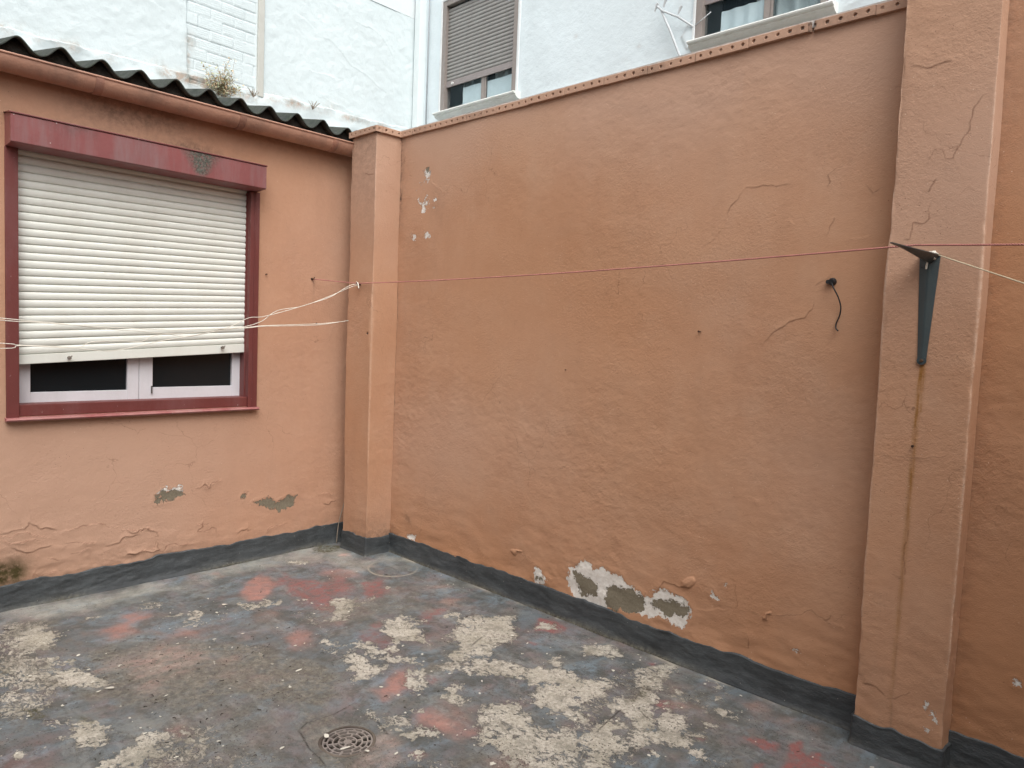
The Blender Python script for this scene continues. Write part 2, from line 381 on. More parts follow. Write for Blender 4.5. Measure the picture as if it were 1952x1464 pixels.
def mat_white(name='white_limewash', c=(.68, .765, .785)):
    t = NT(name)
    col = t.mix(t.mr(t.noise(.9, 5, .6), .35, .65), c, tuple(x*.95 for x in c))
    col = t.mix(t.mr(t.noise(2.4, 6, .7, t.stretch((1, 1, .35))), .5, .75, 0, .45), col, (.60, .67, .69))
    d = t.ma('MULTIPLY', t.attr('stain'), t.mr(t.noise(9, 7, .75), .38, .6, .1, 1.2), clamp=True)
    col = t.mix(d, col, t.mix(t.mr(t.noise(22, 5, .7), .4, .6), (.33, .34, .31), (.45, .36, .30)))
    ck = t.attr('crack'); col = t.mix(t.mr(ck, .1, .9, 0, .75), col, (.36, .38, .38))
    h = t.ma('ADD', t.ma('MULTIPLY', t.noise(14, 6, .6), .006), t.ma('MULTIPLY', t.noise(60, 4, .6), .0012))
    return t.done(col, .85, t.bump(h, 1.), .2)

def mat_plain(name, c, rough=.6, var=.15, spec=.4, metal=0., bump=0.):
    t = NT(name); col = t.mix(t.mr(t.noise(20, 5, .6), .3, .7), c, tuple(x*(1-var) for x in c))
    return t.done(col, rough, t.bump(t.ma('MULTIPLY', t.noise(80, 4), bump), 1.) if bump else None, spec, metal)

def mat_glass(name, tint=(.03, .045, .06), clear=.0):
    t = NT(name)
    if not clear: return t.done(tint, .12, None, .3)
    t.set(t.bs.inputs['Base Color'], tint); t.bs.inputs['Roughness'].default_value = .04
    tr = t.n('ShaderNodeBsdfTransparent', {'Color': (.92, .96, .97)})
    mx = t.n('ShaderNodeMixShader', {0: clear}); t.t.links.new(t.bs.outputs[0], mx.inputs[1]); t.t.links.new(tr.outputs[0], mx.inputs[2])
    t.t.links.new(mx.outputs[0], t.out.inputs['Surface']); return t.m

ORANGE = mat_render('terracotta_render')
ORANGE_A = mat_render('terracotta_render_smooth', (.495, .288, .188), (.465, .262, .168), (.51, .308, .21))
FLOOR = mat_floor(); SKIRT = mat_skirt(); WHITE = mat_white()
RED = mat_paint('maroon_paint', (.150, .038, .034), (.128, .034, .030), .5, .5, .0005, (.20, .10, .10), .45, (.50, .44, .42), .675)
RED_BOX = mat_paint('faded_maroon_paint', (.29, .060, .068), (.235, .050, .058), .5, .6, .0005, (.20, .125, .12), .65, (.42, .34, .32), .735)
CREAM = mat_paint('cream_plastic', (.71, .73, .68), (.67, .69, .635), .45, .3, .0002, (.52, .50, .43), .25)
SASH = mat_paint('white_gloss_paint', (.66, .66, .70), (.60, .60, .63), .45, .4, .0005, (.42, .42, .42), .3, (.30, .27, .24), .72)
BROWN = mat_plain('bronze_frame', (.30, .265, .245), .45)
GREYSH = mat_paint('grey_shutter_plastic', (.285, .275, .262), (.245, .24, .232), .55, .4, .0003, (.36, .37, .36), .35)
''

# outlines of paint, plaster and stain marks, in metres on each wall or on the floor
PEEL = [[(.575,-2.256),(.52,-2.249),(.489,-2.212),(.391,-2.213),(.37,-2.159),(.338,-2.115),(.394,-2.092),(.47,-2.073),(.511,-2.065),(.592,-2.095),(.605,-2.116),(.66,-2.125),(.651,-2.171),(.619,-2.198),(.613,-2.222)],[(.757,-2.185),(.756,-2.145),(.788,-2.133),(.821,-2.161),(.834,-2.139),(.841,-2.106),(.875,-2.132),(.862,-2.163),(.846,-2.196),(.818,-2.181)],[(.864,-2.113),(.862,-2.09),(.923,-2.094),(.954,-2.075),(1.005,-2.096),(.968,-2.106),(.936,-2.119)],[(.969,-2.21),(.922,-2.174),(.933,-2.131),(.973,-2.116),(1.025,-2.088),(1.07,-2.068),(1.106,-2.057),(1.14,-2.063),(1.182,-2.03),(1.18,-2.075),(1.138,-2.129),(1.076,-2.177),(1.028,-2.188)],[(.764,-2.351),(.776,-2.306),(.877,-2.284),(.91,-2.232),(.965,-2.229),(.967,-2.285),(.873,-2.303),(.831,-2.364)],[(1.551,-2.307),(1.513,-2.285),(1.5,-2.245),(1.448,-2.246),(1.488,-2.202),(1.56,-2.168),(1.62,-2.157),(1.645,-2.194),(1.656,-2.233),(1.642,-2.253),(1.615,-2.242),(1.603,-2.281),(1.57,-2.286)],[(1.815,-2.256),(1.765,-2.224),(1.749,-2.172),(1.739,-2.133),(1.745,-2.105),(1.714,-2.087),(1.695,-2.053),(1.709,-2.027),(1.757,-2.018),(1.786,-2.04),(1.774,-2.074),(1.811,-2.095),(1.852,-2.08),(1.883,-2.096),(1.875,-2.133),(1.884,-2.182)],[(1.514,-2.466),(1.503,-2.444),(1.527,-2.414),(1.537,-2.403),(1.556,-2.42),(1.568,-2.436),(1.544,-2.463)],[(.746,-1.53),(.666,-1.477),(.645,-1.434),(.677,-1.419),(.724,-1.445),(.762,-1.489),(.765,-1.518)],[(.795,-1.569),(.768,-1.547),(.789,-1.523),(.836,-1.521)],[(.638,-1.589),(.627,-1.557),(.631,-1.514),(.668,-1.52),(.666,-1.556)],[(1.603,-2.281),(1.597,-2.262),(1.617,-2.239),(1.636,-2.255),(1.625,-2.277)],[(.389,-1.888),(.395,-1.859),(.407,-1.835),(.418,-1.866)],[(1.946,-2.008),(1.954,-1.989),(1.975,-1.995),(1.965,-2.016)],[(.656,-1.233),(.693,-1.201),(.724,-1.153),(.769,-1.138),(.717,-1.072),(.732,-1.054),(.781,-1.073),(.771,-1.034),(.786,-1.016),(.807,-1.068),(.799,-1.128),(.794,-1.17),(.789,-1.211),(.727,-1.211)],[(.957,-.815),(.982,-.773),(1.011,-.72),(1.053,-.69),(1.095,-.704),(1.124,-.796),(1.162,-.8),(1.189,-.84),(1.202,-.872),(1.266,-.911),(1.246,-.945),(1.215,-.991),(1.194,-.971),(1.177,-.9),(1.136,-.901),(1.105,-.867),(1.01,-.855)],[(1.13,-.764),(1.102,-.709),(1.113,-.684),(1.132,-.737)],[(1.421,-1.163),(1.391,-1.12),(1.427,-1.118),(1.451,-1.099),(1.487,-1.125),(1.452,-1.146)],[(1.533,-1.044),(1.543,-1.013),(1.587,-.992),(1.655,-.99),(1.717,-.991),(1.735,-1.023),(1.699,-1.047),(1.643,-1.057),(1.601,-1.041),(1.586,-1.068)],[(1.629,-1.161),(1.597,-1.118),(1.619,-1.12),(1.641,-1.086),(1.691,-1.091),(1.736,-1.092),(1.766,-1.125),(1.813,-1.104),(1.841,-1.039),(1.861,-1.115),(1.881,-1.171),(1.875,-1.207),(1.856,-1.251),(1.791,-1.225),(1.754,-1.234),(1.735,-1.192),(1.691,-1.192)],[(1.518,-1.181),(1.508,-1.157),(1.528,-1.152),(1.555,-1.175),(1.536,-1.187)],[(1.358,-1.468),(1.348,-1.436),(1.368,-1.43),(1.387,-1.451)],[(1.511,-1.116),(1.518,-1.09),(1.536,-1.105),(1.525,-1.119)],[(1.072,-.614),(1.063,-.585),(1.103,-.617)],[(1.001,-.477),(.988,-.444),(1.016,-.445),(1.028,-.474)],[(.844,-.948),(.86,-.93),(.887,-.949),(.864,-.956)],[(.187,-.64),(.214,-.608),(.278,-.566),(.257,-.633)],[(1.514,-.865),(1.447,-.795),(1.42,-.782),(1.422,-.713),(1.415,-.642),(1.454,-.654),(1.496,-.694),(1.524,-.684),(1.545,-.671),(1.569,-.697),(1.612,-.711),(1.656,-.732),(1.682,-.732),(1.74,-.766),(1.808,-.774),(1.77,-.798),(1.721,-.806),(1.692,-.83),(1.672,-.862),(1.724,-.916),(1.761,-.964),(1.703,-.984),(1.68,-.928),(1.627,-.875),(1.571,-.88)],[(1.452,-.634),(1.492,-.621),(1.547,-.614),(1.543,-.662)],[(1.739,-1.023),(1.755,-.997),(1.804,-.977),(1.839,-.946),(1.881,-.941),(1.936,-.953),(1.889,-.973),(1.849,-.986),(1.821,-1.034),(1.783,-1.043)],[(1.594,-1.008),(1.635,-.998),(1.71,-.995),(1.741,-.987),(1.731,-1.024),(1.684,-1.033),(1.659,-1.053)],[(1.568,-.522),(1.535,-.467),(1.541,-.424),(1.605,-.409),(1.648,-.429),(1.664,-.455),(1.616,-.443),(1.58,-.474)],[(2.027,-1.116),(2.014,-1.072),(1.998,-1.09),(2.034,-1.064),(2.078,-1.075),(2.052,-1.029),(2.102,-1.076),(2.11,-1.125),(2.068,-1.121)],[(1.974,-1.016),(1.982,-.991),(2.012,-.996),(2.023,-1.024)],[(2.239,-1.071),(2.234,-1.036),(2.205,-1.004),(2.19,-1.007),(2.183,-.972),(2.188,-.944),(2.216,-.935),(2.236,-.956),(2.244,-.983),(2.265,-1.008),(2.303,-.993),(2.339,-1.008),(2.318,-1.038),(2.284,-1.068)],[(2.287,-1.379),(2.289,-1.365),(2.306,-1.357),(2.329,-1.338),(2.312,-1.319),(2.334,-1.321),(2.377,-1.274),(2.411,-1.271),(2.462,-1.276),(2.468,-1.292),(2.443,-1.297),(2.44,-1.322),(2.418,-1.319),(2.395,-1.333),(2.391,-1.358),(2.359,-1.356),(2.33,-1.37)],[(2.22,-1.376),(2.218,-1.348),(2.259,-1.357),(2.26,-1.379)],[(2.251,-1.331),(2.259,-1.31),(2.287,-1.315),(2.279,-1.336)],[(2.23,-1.232),(2.244,-1.204),(2.26,-1.211),(2.249,-1.236)],[(2.122,-1.363),(2.141,-1.355),(2.18,-1.373),(2.252,-1.399),(2.203,-1.395)],[(2.454,-1.431),(2.465,-1.405),(2.497,-1.39),(2.505,-1.422),(2.484,-1.44)],[(1.991,-.211),(1.974,-.153),(2.008,-.103),(2.053,-.106),(2.075,-.146),(2.05,-.196),(2.015,-.226)],[(1.707,-.451),(1.731,-.382),(1.75,-.424),(1.734,-.464)],[(1.725,-.56),(1.737,-.514),(1.756,-.524),(1.746,-.567)],[(1.776,-.635),(1.783,-.586),(1.808,-.578),(1.807,-.63)],[(1.792,-.352),(1.774,-.283),(1.826,-.269),(1.807,-.198),(1.875,-.278),(1.934,-.298),(1.965,-.327),(1.979,-.403),(1.924,-.435),(1.917,-.483),(1.821,-.428)],[(1.846,-.664),(1.828,-.626),(1.83,-.584),(1.811,-.544),(1.86,-.498),(1.91,-.492),(1.964,-.529),(1.966,-.584),(1.965,-.642),(1.975,-.667),(1.947,-.698),(1.909,-.649)],[(2.012,-.643),(2,-.602),(2.054,-.614),(2.065,-.637),(2.04,-.656)],[(1.971,-.797),(1.939,-.726),(1.967,-.731),(2.015,-.781),(2.048,-.777),(2.048,-.811),(2.006,-.808)],[(2.084,-.837),(2.099,-.803),(2.142,-.803),(2.171,-.85),(2.128,-.851),(2.103,-.894)],[(2.086,-.735),(2.111,-.724),(2.158,-.671),(2.195,-.679),(2.227,-.676),(2.203,-.694),(2.157,-.705),(2.149,-.747),(2.102,-.751)],[(2.315,-.477),(2.291,-.417),(2.289,-.374),(2.322,-.382),(2.404,-.477),(2.392,-.49),(2.35,-.487)],[(2.319,-.7),(2.362,-.682),(2.329,-.609),(2.324,-.55),(2.365,-.521),(2.427,-.547),(2.484,-.546),(2.44,-.532),(2.498,-.484),(2.549,-.549),(2.519,-.567),(2.487,-.603),(2.441,-.609),(2.428,-.669),(2.471,-.681),(2.429,-.698),(2.422,-.734),(2.376,-.697)],[(2.492,-.797),(2.477,-.745),(2.448,-.72),(2.467,-.655),(2.493,-.596),(2.549,-.549),(2.747,-.798),(2.726,-.809),(2.682,-.796),(2.656,-.813),(2.607,-.803),(2.565,-.797),(2.52,-.814)],[(2.488,-1.106),(2.447,-1.067),(2.456,-1.033),(2.449,-.977),(2.449,-.938),(2.449,-.899),(2.474,-.859),(2.507,-.861),(2.51,-.91),(2.492,-.943),(2.47,-.954),(2.476,-1.01),(2.497,-1.049),(2.502,-1.09)],[(2.526,-1.029),(2.521,-.998),(2.518,-.939),(2.554,-.912),(2.603,-.933),(2.641,-.962),(2.673,-.985),(2.666,-1.003),(2.617,-1),(2.589,-.995),(2.566,-1.02)],[(2.569,-1.176),(2.552,-1.15),(2.566,-1.124),(2.602,-1.118),(2.61,-1.054),(2.643,-1.052),(2.682,-1.02),(2.72,-1),(2.769,-.968),(2.786,-.917),(2.806,-.873),(2.87,-.954),(2.849,-.987),(2.822,-1.017),(2.784,-1.048),(2.755,-1.058),(2.755,-1.1),(2.747,-1.139),(2.72,-1.169),(2.689,-1.171),(2.653,-1.169),(2.624,-1.18),(2.595,-1.18)],[(2.747,-1.139),(2.756,-1.089),(2.787,-1.076),(2.818,-1.112),(2.852,-1.114),(2.846,-1.143),(2.83,-1.16),(2.799,-1.132)],[(2.517,-.509),(2.544,-.495),(2.567,-.469),(2.596,-.451),(2.617,-.413),(2.666,-.448),(2.664,-.494),(2.705,-.534),(2.702,-.578),(2.663,-.595),(2.685,-.639),(2.691,-.684),(2.715,-.722),(2.784,-.769),(2.793,-.795),(2.742,-.792)],[(2.76,-.595),(2.743,-.547),(2.756,-.478),(2.789,-.427),(2.776,-.356),(2.813,-.344),(2.853,-.355),(2.891,-.424),(2.887,-.468),(2.942,-.498),(2.977,-.546),(2.983,-.611),(2.953,-.643),(2.917,-.635),(2.866,-.606),(2.817,-.597),(2.812,-.629)],[(2.98,-.542),(2.939,-.424),(2.924,-.374),(2.948,-.388),(2.994,-.44),(3.021,-.417),(3.062,-.465),(3.061,-.502),(3.1,-.552),(3.132,-.584),(3.148,-.621),(3.132,-.649),(3.099,-.664),(3.063,-.637),(3.075,-.679),(3.038,-.697),(3.014,-.691),(3.022,-.748),(2.986,-.754),(2.956,-.686),(2.986,-.654),(3.022,-.626),(3.007,-.585)],[(2.811,-.879),(2.83,-.836),(2.844,-.798),(2.819,-.707),(2.85,-.661),(2.912,-.665),(2.899,-.715),(2.916,-.753),(2.981,-.76),(3.011,-.812),(3,-.845),(2.979,-.878),(2.964,-.904),(3.02,-.955),(2.94,-1.042),(2.921,-.98),(2.885,-.927),(2.843,-.92)],[(2.335,-.212),(2.322,-.12),(2.361,-.135),(2.399,-.168),(2.439,-.159),(2.435,-.2),(2.414,-.251),(2.378,-.264),(2.366,-.223)],[(2.457,-.166),(2.487,-.131),(2.496,-.149),(2.476,-.175)],[(2.729,-.303),(2.72,-.235),(2.745,-.238),(2.749,-.17),(2.738,-.085),(2.741,-.031),(2.755,-.065),(2.763,-.155),(2.777,-.234),(2.78,-.292),(2.781,-.32)],[(2.87,-.258),(2.888,-.223),(2.926,-.275),(2.947,-.307),(2.913,-.303),(2.895,-.309)],[(2.96,-.265),(2.977,-.247),(3.01,-.265),(3.01,-.279),(2.976,-.275)],[(3.033,-.307),(3.032,-.282),(3.076,-.299),(3.057,-.319)],[(3.112,-.31),(3.108,-.264),(3.123,-.246),(3.167,-.256),(3.152,-.273),(3.172,-.295),(3.141,-.31)],[(2.969,-.057),(2.982,-.051),(3.025,-.063),(3.018,-.1)],[(3.03,-.202),(3.041,-.154),(3.057,-.171),(3.044,-.2)],[(3.029,-.132),(3.046,-.113),(3.053,-.133)],[(3.122,-.534),(3.134,-.504),(3.165,-.492),(3.164,-.516),(3.137,-.534)],[(3.171,-.633),(3.186,-.606),(3.208,-.597),(3.224,-.622),(3.216,-.66),(3.193,-.656)],[(3.04,-.76),(3.056,-.742),(3.097,-.76),(3.087,-.775)],[(2.816,-.296),(2.844,-.279),(2.836,-.31)],[(3.015,-.874),(3.027,-.835),(3.048,-.863),(3.029,-.873)],[(3.264,-.668),(3.292,-.639),(3.319,-.633),(3.275,-.68)],[(2.899,-.018),(2.924,-.023),(2.926,-.036)],[(3.108,-.403),(3.145,-.41),(3.134,-.416)]]
RED_PAINT = [([(.586,-1.95),(.527,-1.898),(.475,-1.833),(.438,-1.743),(.479,-1.65),(.57,-1.612),(.628,-1.677),(.734,-1.74),(.775,-1.829),(.773,-1.925),(.676,-1.943)],.85,.05,0),([(.781,-1.706),(.845,-1.653),(.849,-1.548),(.889,-1.481),(1.027,-1.542),(.959,-1.62),(.867,-1.687)],.7,.05,0),([(.578,-1.158),(.39,-1.046),(.266,-.95),(.289,-.89),(.399,-.883),(.52,-.92),(.647,-1.022),(.682,-1.113),(.675,-1.173)],1,.03,0),([(.482,-.906),(.435,-.809),(.554,-.729),(.713,-.599),(.878,-.609),(.989,-.778),(1.042,-.916),(.929,-.95),(.825,-.971),(.59,-.894)],.75,.05,1),([(.327,-.779),(.357,-.743),(.5,-.794),(.488,-.838)],.6,.03,1),([(.51,-.525),(.593,-.458),(.688,-.473),(.663,-.567),(.569,-.585)],.5,.04,0),([(.862,-.512),(.864,-.418),(1.004,-.488),(1.089,-.581),(1.006,-.598)],.8,.03,1),([(1.234,-1.28),(1.204,-1.174),(1.281,-1.127),(1.364,-1.17),(1.454,-1.271),(1.439,-1.342),(1.366,-1.335)],.8,.05,0),([(1.245,-1.023),(1.263,-.936),(1.348,-.946),(1.352,-1.045)],.4,.04,1),([(1.423,-.963),(1.462,-.857),(1.643,-.89),(1.692,-.966),(1.594,-.984),(1.489,-1.008)],.45,.04,1),([(.123,-1.091),(.194,-1.068),(.245,-1.099),(.221,-1.128)],.6,.03,0),([(2.001,-1.232),(1.952,-1.156),(1.93,-1.073),(1.947,-1.038),(1.996,-1.076),(2.061,-1.151),(2.099,-1.192),(2.082,-1.225),(2.08,-1.268)],1,.03,0),([(2.126,-1.149),(2.148,-1.138),(2.157,-1.168)],.7,.02,0),([(2.29,-1.264),(2.257,-1.226),(2.271,-1.186),(2.323,-1.179),(2.398,-1.181),(2.496,-1.132),(2.535,-1.146),(2.518,-1.21),(2.506,-1.255),(2.456,-1.255),(2.405,-1.266),(2.341,-1.267)],.9,.04,0),([(1.418,-.871),(1.413,-.812),(1.473,-.828),(1.474,-.87)],.7,.02,1),([(1.446,-.547),(1.492,-.445),(1.547,-.523),(1.595,-.624),(1.497,-.603)],.6,.03,1),([(1.467,-.919),(1.492,-.869),(1.65,-.906),(1.676,-.97),(1.563,-.986)],.45,.03,1),([(2.03,-.251),(1.934,-.098),(1.979,-.068),(2.039,-.067),(2.124,-.079),(2.14,-.125),(2.125,-.205),(2.07,-.227)],1,.012,1),([(2.073,-.365),(2.143,-.344),(2.153,-.381),(2.103,-.39)],.8,.015,1),([(2.68,-1.252),(2.724,-1.184),(2.778,-1.184),(2.741,-1.257)],.5,.05,0),([(2.049,-1.002),(2.1,-.975),(2.108,-1.026)],.5,.02,1),([(2.247,-1.096),(2.285,-1.081),(2.432,-1.095),(2.524,-1.135),(2.473,-1.169),(2.311,-1.104)],.35,.04,0),([(2.457,-1.423),(2.457,-1.393),(2.502,-1.394),(2.5,-1.427)],.8,.02,0),([(2.894,-.421),(2.906,-.38),(2.927,-.397),(2.921,-.43)],.9,.015,1),([(2.653,-.112),(2.667,-.096),(2.673,-.124)],.7,.01,1),([(3.269,-.39),(3.314,-.352),(3.372,-.334),(3.385,-.384),(3.371,-.421),(3.332,-.41)],1,.015,1),([(3.147,-.535),(3.166,-.519),(3.165,-.543)],.9,.01,1),([(3.415,-.286),(3.435,-.25),(3.461,-.301),(3.49,-.333),(3.501,-.293),(3.523,-.277),(3.533,-.32),(3.572,-.318),(3.594,-.337),(3.462,-.479),(3.458,-.429),(3.438,-.362)],1,.012,1),([(3.375,-.531),(3.4,-.511),(3.41,-.535),(3.387,-.561)],.8,.012,1),([(1.504,-2.399),(1.485,-2.378),(1.506,-2.356),(1.531,-2.368)],.8,.015,1),([(1.539,-2.496),(1.504,-2.477),(1.566,-2.429),(1.606,-2.357),(1.671,-2.353),(1.677,-2.406),(1.587,-2.503)],.45,.04,1),([(1.725,-2.01),(1.727,-1.974),(1.79,-1.972),(1.783,-2.001)],.6,.03,0)]
PALE = [([(1.027,-2.055),(.991,-1.97),(.923,-1.879),(.932,-1.762),(1.01,-1.691),(1.161,-1.678),(1.237,-1.757),(1.257,-1.858),(1.15,-1.932),(1.072,-1.973)],.9,.06),([(1.324,-1.957),(1.286,-1.914),(1.367,-1.881),(1.396,-1.932)],.7,.03),([(2.237,-.912),(2.311,-.858),(2.382,-.96),(2.377,-1.031),(2.306,-.977)],.35,.04),([(2.314,-1.177),(2.362,-1.149),(2.427,-1.196),(2.381,-1.212)],.4,.04),([(.251,-.3),(.297,-.244),(.362,-.278),(.302,-.333)],.9,.02),([(2.251,-1.469),(2.26,-1.377),(2.389,-1.399),(2.466,-1.553),(2.379,-1.648),(2.353,-1.564)],.55,.03)]
LIGHT = [([(.054,-2.212),(-.008,-2.055),(.035,-1.753),(.083,-1.42),(.216,-1.347),(.291,-1.555),(.303,-1.832),(.253,-2.067),(.21,-2.243)],.8,.07),([(.07,-1.122),(.039,-.822),(-.063,-.365),(.167,-.246),(.302,-.5),(.186,-.748),(.21,-1.049),(.221,-1.188)],.7,.06),([(-.016,-.35),(.169,-.203),(.49,-.27),(.731,.025),(.495,-.115),(.641,-.433),(.327,-.433)],.6,.05),([(1.88,-.206),(1.797,-.09),(1.857,-.02),(1.927,-.082),(1.976,-.293),(1.924,-.288)],-.5,.02)]
DIRT = [([(.574,-2.187),(.702,-2.042),(.76,-1.921),(.854,-1.758),(1.015,-1.536),(1.662,-1.82),(1.5,-1.949),(1.296,-1.961),(1.158,-2.085),(.989,-2.035),(.853,-2.109)],.9,.08),([(.27,-2.254),(.216,-2.153),(.303,-2.032),(.463,-2.072),(.354,-2.137),(.402,-2.237)],.7,.04),([(.633,-2.325),(.725,-2.222),(.845,-2.167),(1.048,-2.237),(.868,-2.294),(.764,-2.351)],.7,.04),([(1.207,-2.059),(1.355,-1.895),(1.662,-1.82),(1.741,-1.855),(1.508,-1.952),(1.303,-2.088)],.8,.06),([(1.071,-1.561),(1.206,-1.408),(1.561,-1.323),(1.79,-1.406),(1.752,-1.538),(1.544,-1.769)],.9,.08),([(1.031,-.977),(1.122,-.723),(1.213,-.408),(1.414,-.53),(1.315,-.786),(1.299,-1.044),(1.204,-1.112)],.4,.06),([(1.5,-1.68),(1.816,-1.533),(1.977,-1.483),(1.773,-1.302),(1.414,-1.305),(1.149,-1.519)],.9,.06),([(1.445,-1.944),(1.701,-1.661),(2.064,-1.674),(2.304,-1.729),(1.937,-2.125)],.35,.08),([(1.869,-1.539),(2.074,-1.495),(2.186,-1.373),(2.363,-1.453),(2.429,-1.594),(2.304,-1.729),(2.064,-1.674)],.7,.04),([(2.12,-1.377),(2.171,-1.382),(2.281,-1.379),(2.34,-1.404),(2.371,-1.496),(2.356,-1.543)],.75,.04),([(2.872,-.204),(2.979,-.115),(3.101,-.298),(3.222,-.349),(3.326,-.562),(3.222,-.572),(3.096,-.427),(3,-.344)],.35,.06),([(2.742,-.408),(2.781,-.364),(2.802,-.413),(2.792,-.506),(2.777,-.509)],.6,.02),([(2.575,-1.306),(2.603,-1.234),(2.691,-1.179),(2.738,-1.199),(2.714,-1.286),(2.649,-1.356)],.5,.05),([(1.99,-.926),(2.01,-.838),(2.025,-.77),(2.081,-.807),(2.047,-.91),(2.03,-.992)],.6,.02)]
MOSS = [([(1.037,-2.207),(1.12,-2.156),(1.194,-2.129),(1.29,-2.076),(1.252,-2.145),(1.143,-2.186)],1,.03),([(1.173,-2.36),(1.241,-2.321),(1.33,-2.295),(1.307,-2.343),(1.257,-2.364)],.9,.02),([(1.37,-2.228),(1.422,-2.194),(1.472,-2.197),(1.445,-2.226)],.8,.02),([(2.792,-.506),(2.794,-.435),(2.782,-.348),(2.807,-.421),(2.808,-.489)],.8,.02),([(.055,-.384),(.008,-.277),(.106,-.197),(.205,-.279),(.182,-.385),(.103,-.404)],1,.015),([(1.115,-1.987),(1.196,-1.926),(1.291,-1.937),(1.256,-1.99),(1.162,-2.024)],.5,.03),([(.693,-2.337),(.765,-2.304),(.816,-2.338),(.798,-2.358)],.5,.03)]
ZONE = [([(1.675,-.465),(1.724,-.318),(1.841,-.182),(2.017,-.37),(2.084,-.633),(2.041,-.7),(2.111,-.901),(2.03,-.929),(1.974,-.793),(1.876,-.648),(1.783,-.638)],1,.03),([(2.036,-.723),(2.151,-.627),(2.283,-.58),(2.464,-.442),(2.555,-.557),(2.336,-.711),(2.191,-.843)],1,.03),([(2.36,-.984),(2.489,-.841),(2.688,-1.002),(2.571,-1.174),(2.513,-1.125)],.9,.03),([(1.933,-1.039),(1.98,-.97),(2.142,-1.103),(2.044,-1.126)],.9,.02),([(2.149,-1.345),(2.224,-1.238),(2.321,-1.289),(2.284,-1.376),(2.171,-1.382)],.8,.02),([(2.575,-1.091),(2.777,-.836),(2.94,-1.042),(2.793,-1.2),(2.677,-1.164)],.9,.04),([(2.255,-.177),(2.397,-.093),(2.514,-.147),(2.4,-.276),(2.334,-.277)],1,.02),([(2.643,-.208),(2.738,-.017),(2.796,-.318),(2.739,-.352)],.9,.02),([(2.491,-.475),(2.624,-.39),(2.765,-.602),(2.806,-.804),(2.777,-.836)],.7,.03),([(2.871,-.613),(3.045,-.422),(3.165,-.634),(3.05,-.717),(3.042,-.85)],.8,.03),([(.149,-2.231),(.284,-2.075),(.511,-2.056),(.707,-2.124),(.595,-2.318)],.8,.03),([(.608,-2.321),(.737,-2.174),(1.094,-2.041),(1.202,-2.036),(1.111,-2.194),(.918,-2.381)],.85,.03),([(1.001,-2.397),(1.147,-2.288),(1.327,-2.287),(1.455,-2.192),(1.572,-2.076),(1.658,-2.169),(1.492,-2.286),(1.316,-2.391),(1.28,-2.452)],.8,.04),([(1.599,-2.18),(1.816,-1.888),(1.955,-1.949),(1.946,-2.116),(1.798,-2.275),(1.736,-2.186)],.7,.05),([(1.794,-2.072),(2.365,-1.55),(2.682,-1.321),(1.937,-2.125)],.5,.04),([(.974,-1.043),(1.05,-.955),(1.242,-1.047),(1.216,-1.119)],.5,.02),([(1.149,-1.473),(1.26,-1.346),(1.403,-1.4),(1.31,-1.487)],.5,.02),([(.7,-1.363),(.737,-1.32),(.875,-1.384),(.833,-1.411)],.5,.01),([(.149,-.65),(.26,-.515),(.317,-.589),(.229,-.695)],.6,.01),([(2.926,-.261),(3.011,.028),(3.105,-.16),(3.002,-.301)],.35,.03),([(2.584,-.308),(2.643,-.208),(2.739,-.352),(2.675,-.453)],.5,.02),([(.25,-1.654),(.38,-1.501),(.518,-1.582),(.428,-1.687)],.7,.02)]
FCRACK = [[(1.949,-.642),(1.921,-.578),(1.905,-.518),(1.905,-.487)],[(2.87,-.525),(2.91,-.546),(2.947,-.555)],[(2.851,-.801),(2.836,-.7),(2.816,-.611),(2.808,-.569)],[(2.325,-1.314),(2.368,-1.289),(2.394,-1.267),(2.459,-1.274)],[(2.041,-1.645),(2.166,-1.667),(2.318,-1.695)],[(2.057,-1.655),(2.025,-1.595),(2.04,-1.474),(2.027,-1.364)],[(2.132,-1.373),(2.247,-1.392),(2.305,-1.41)],[(1.347,-1.547),(1.331,-1.498),(1.331,-1.481)],[(1.626,-1.232),(1.635,-1.197),(1.631,-1.159)],[(.27,-2.254),(.3,-2.229),(.298,-2.202)],[(1.295,-2.369),(1.348,-2.31),(1.369,-2.276)]]
B_BARE = [[(2.036,.179),(2.028,.222),(2.052,.292),(2.101,.323),(2.105,.342),(2.149,.357),(2.193,.342),(2.2,.321),(2.257,.346),(2.309,.349),(2.34,.34),(2.396,.346),(2.413,.317),(2.453,.298),(2.493,.284),(2.528,.269),(2.561,.274),(2.622,.344),(2.677,.335),(2.731,.326),(2.767,.309),(2.79,.284),(2.789,.244),(2.765,.197),(2.749,.174),(2.705,.174),(2.672,.192),(2.612,.198),(2.558,.169),(2.49,.17),(2.432,.152),(2.352,.154),(2.301,.135),(2.227,.126),(2.164,.099),(2.152,.122),(2.072,.153)],[(1.801,.228),(1.824,.244),(1.857,.214),(1.883,.184),(1.872,.153),(1.825,.131),(1.805,.149),(1.785,.177)],[(2.903,.402),(2.923,.377),(2.923,.358),(2.907,.369)],[(2.959,.448),(2.965,.446),(2.961,.434)],[(.681,2.623),(.72,2.639),(.737,2.607),(.723,2.58),(.682,2.598)],[(3.291,.248),(3.305,.249),(3.3,.24)],[(4.068,.392),(4.088,.39),(4.079,.38)],[(.631,.161),(.71,.185),(.701,.133),(.644,.127)]]
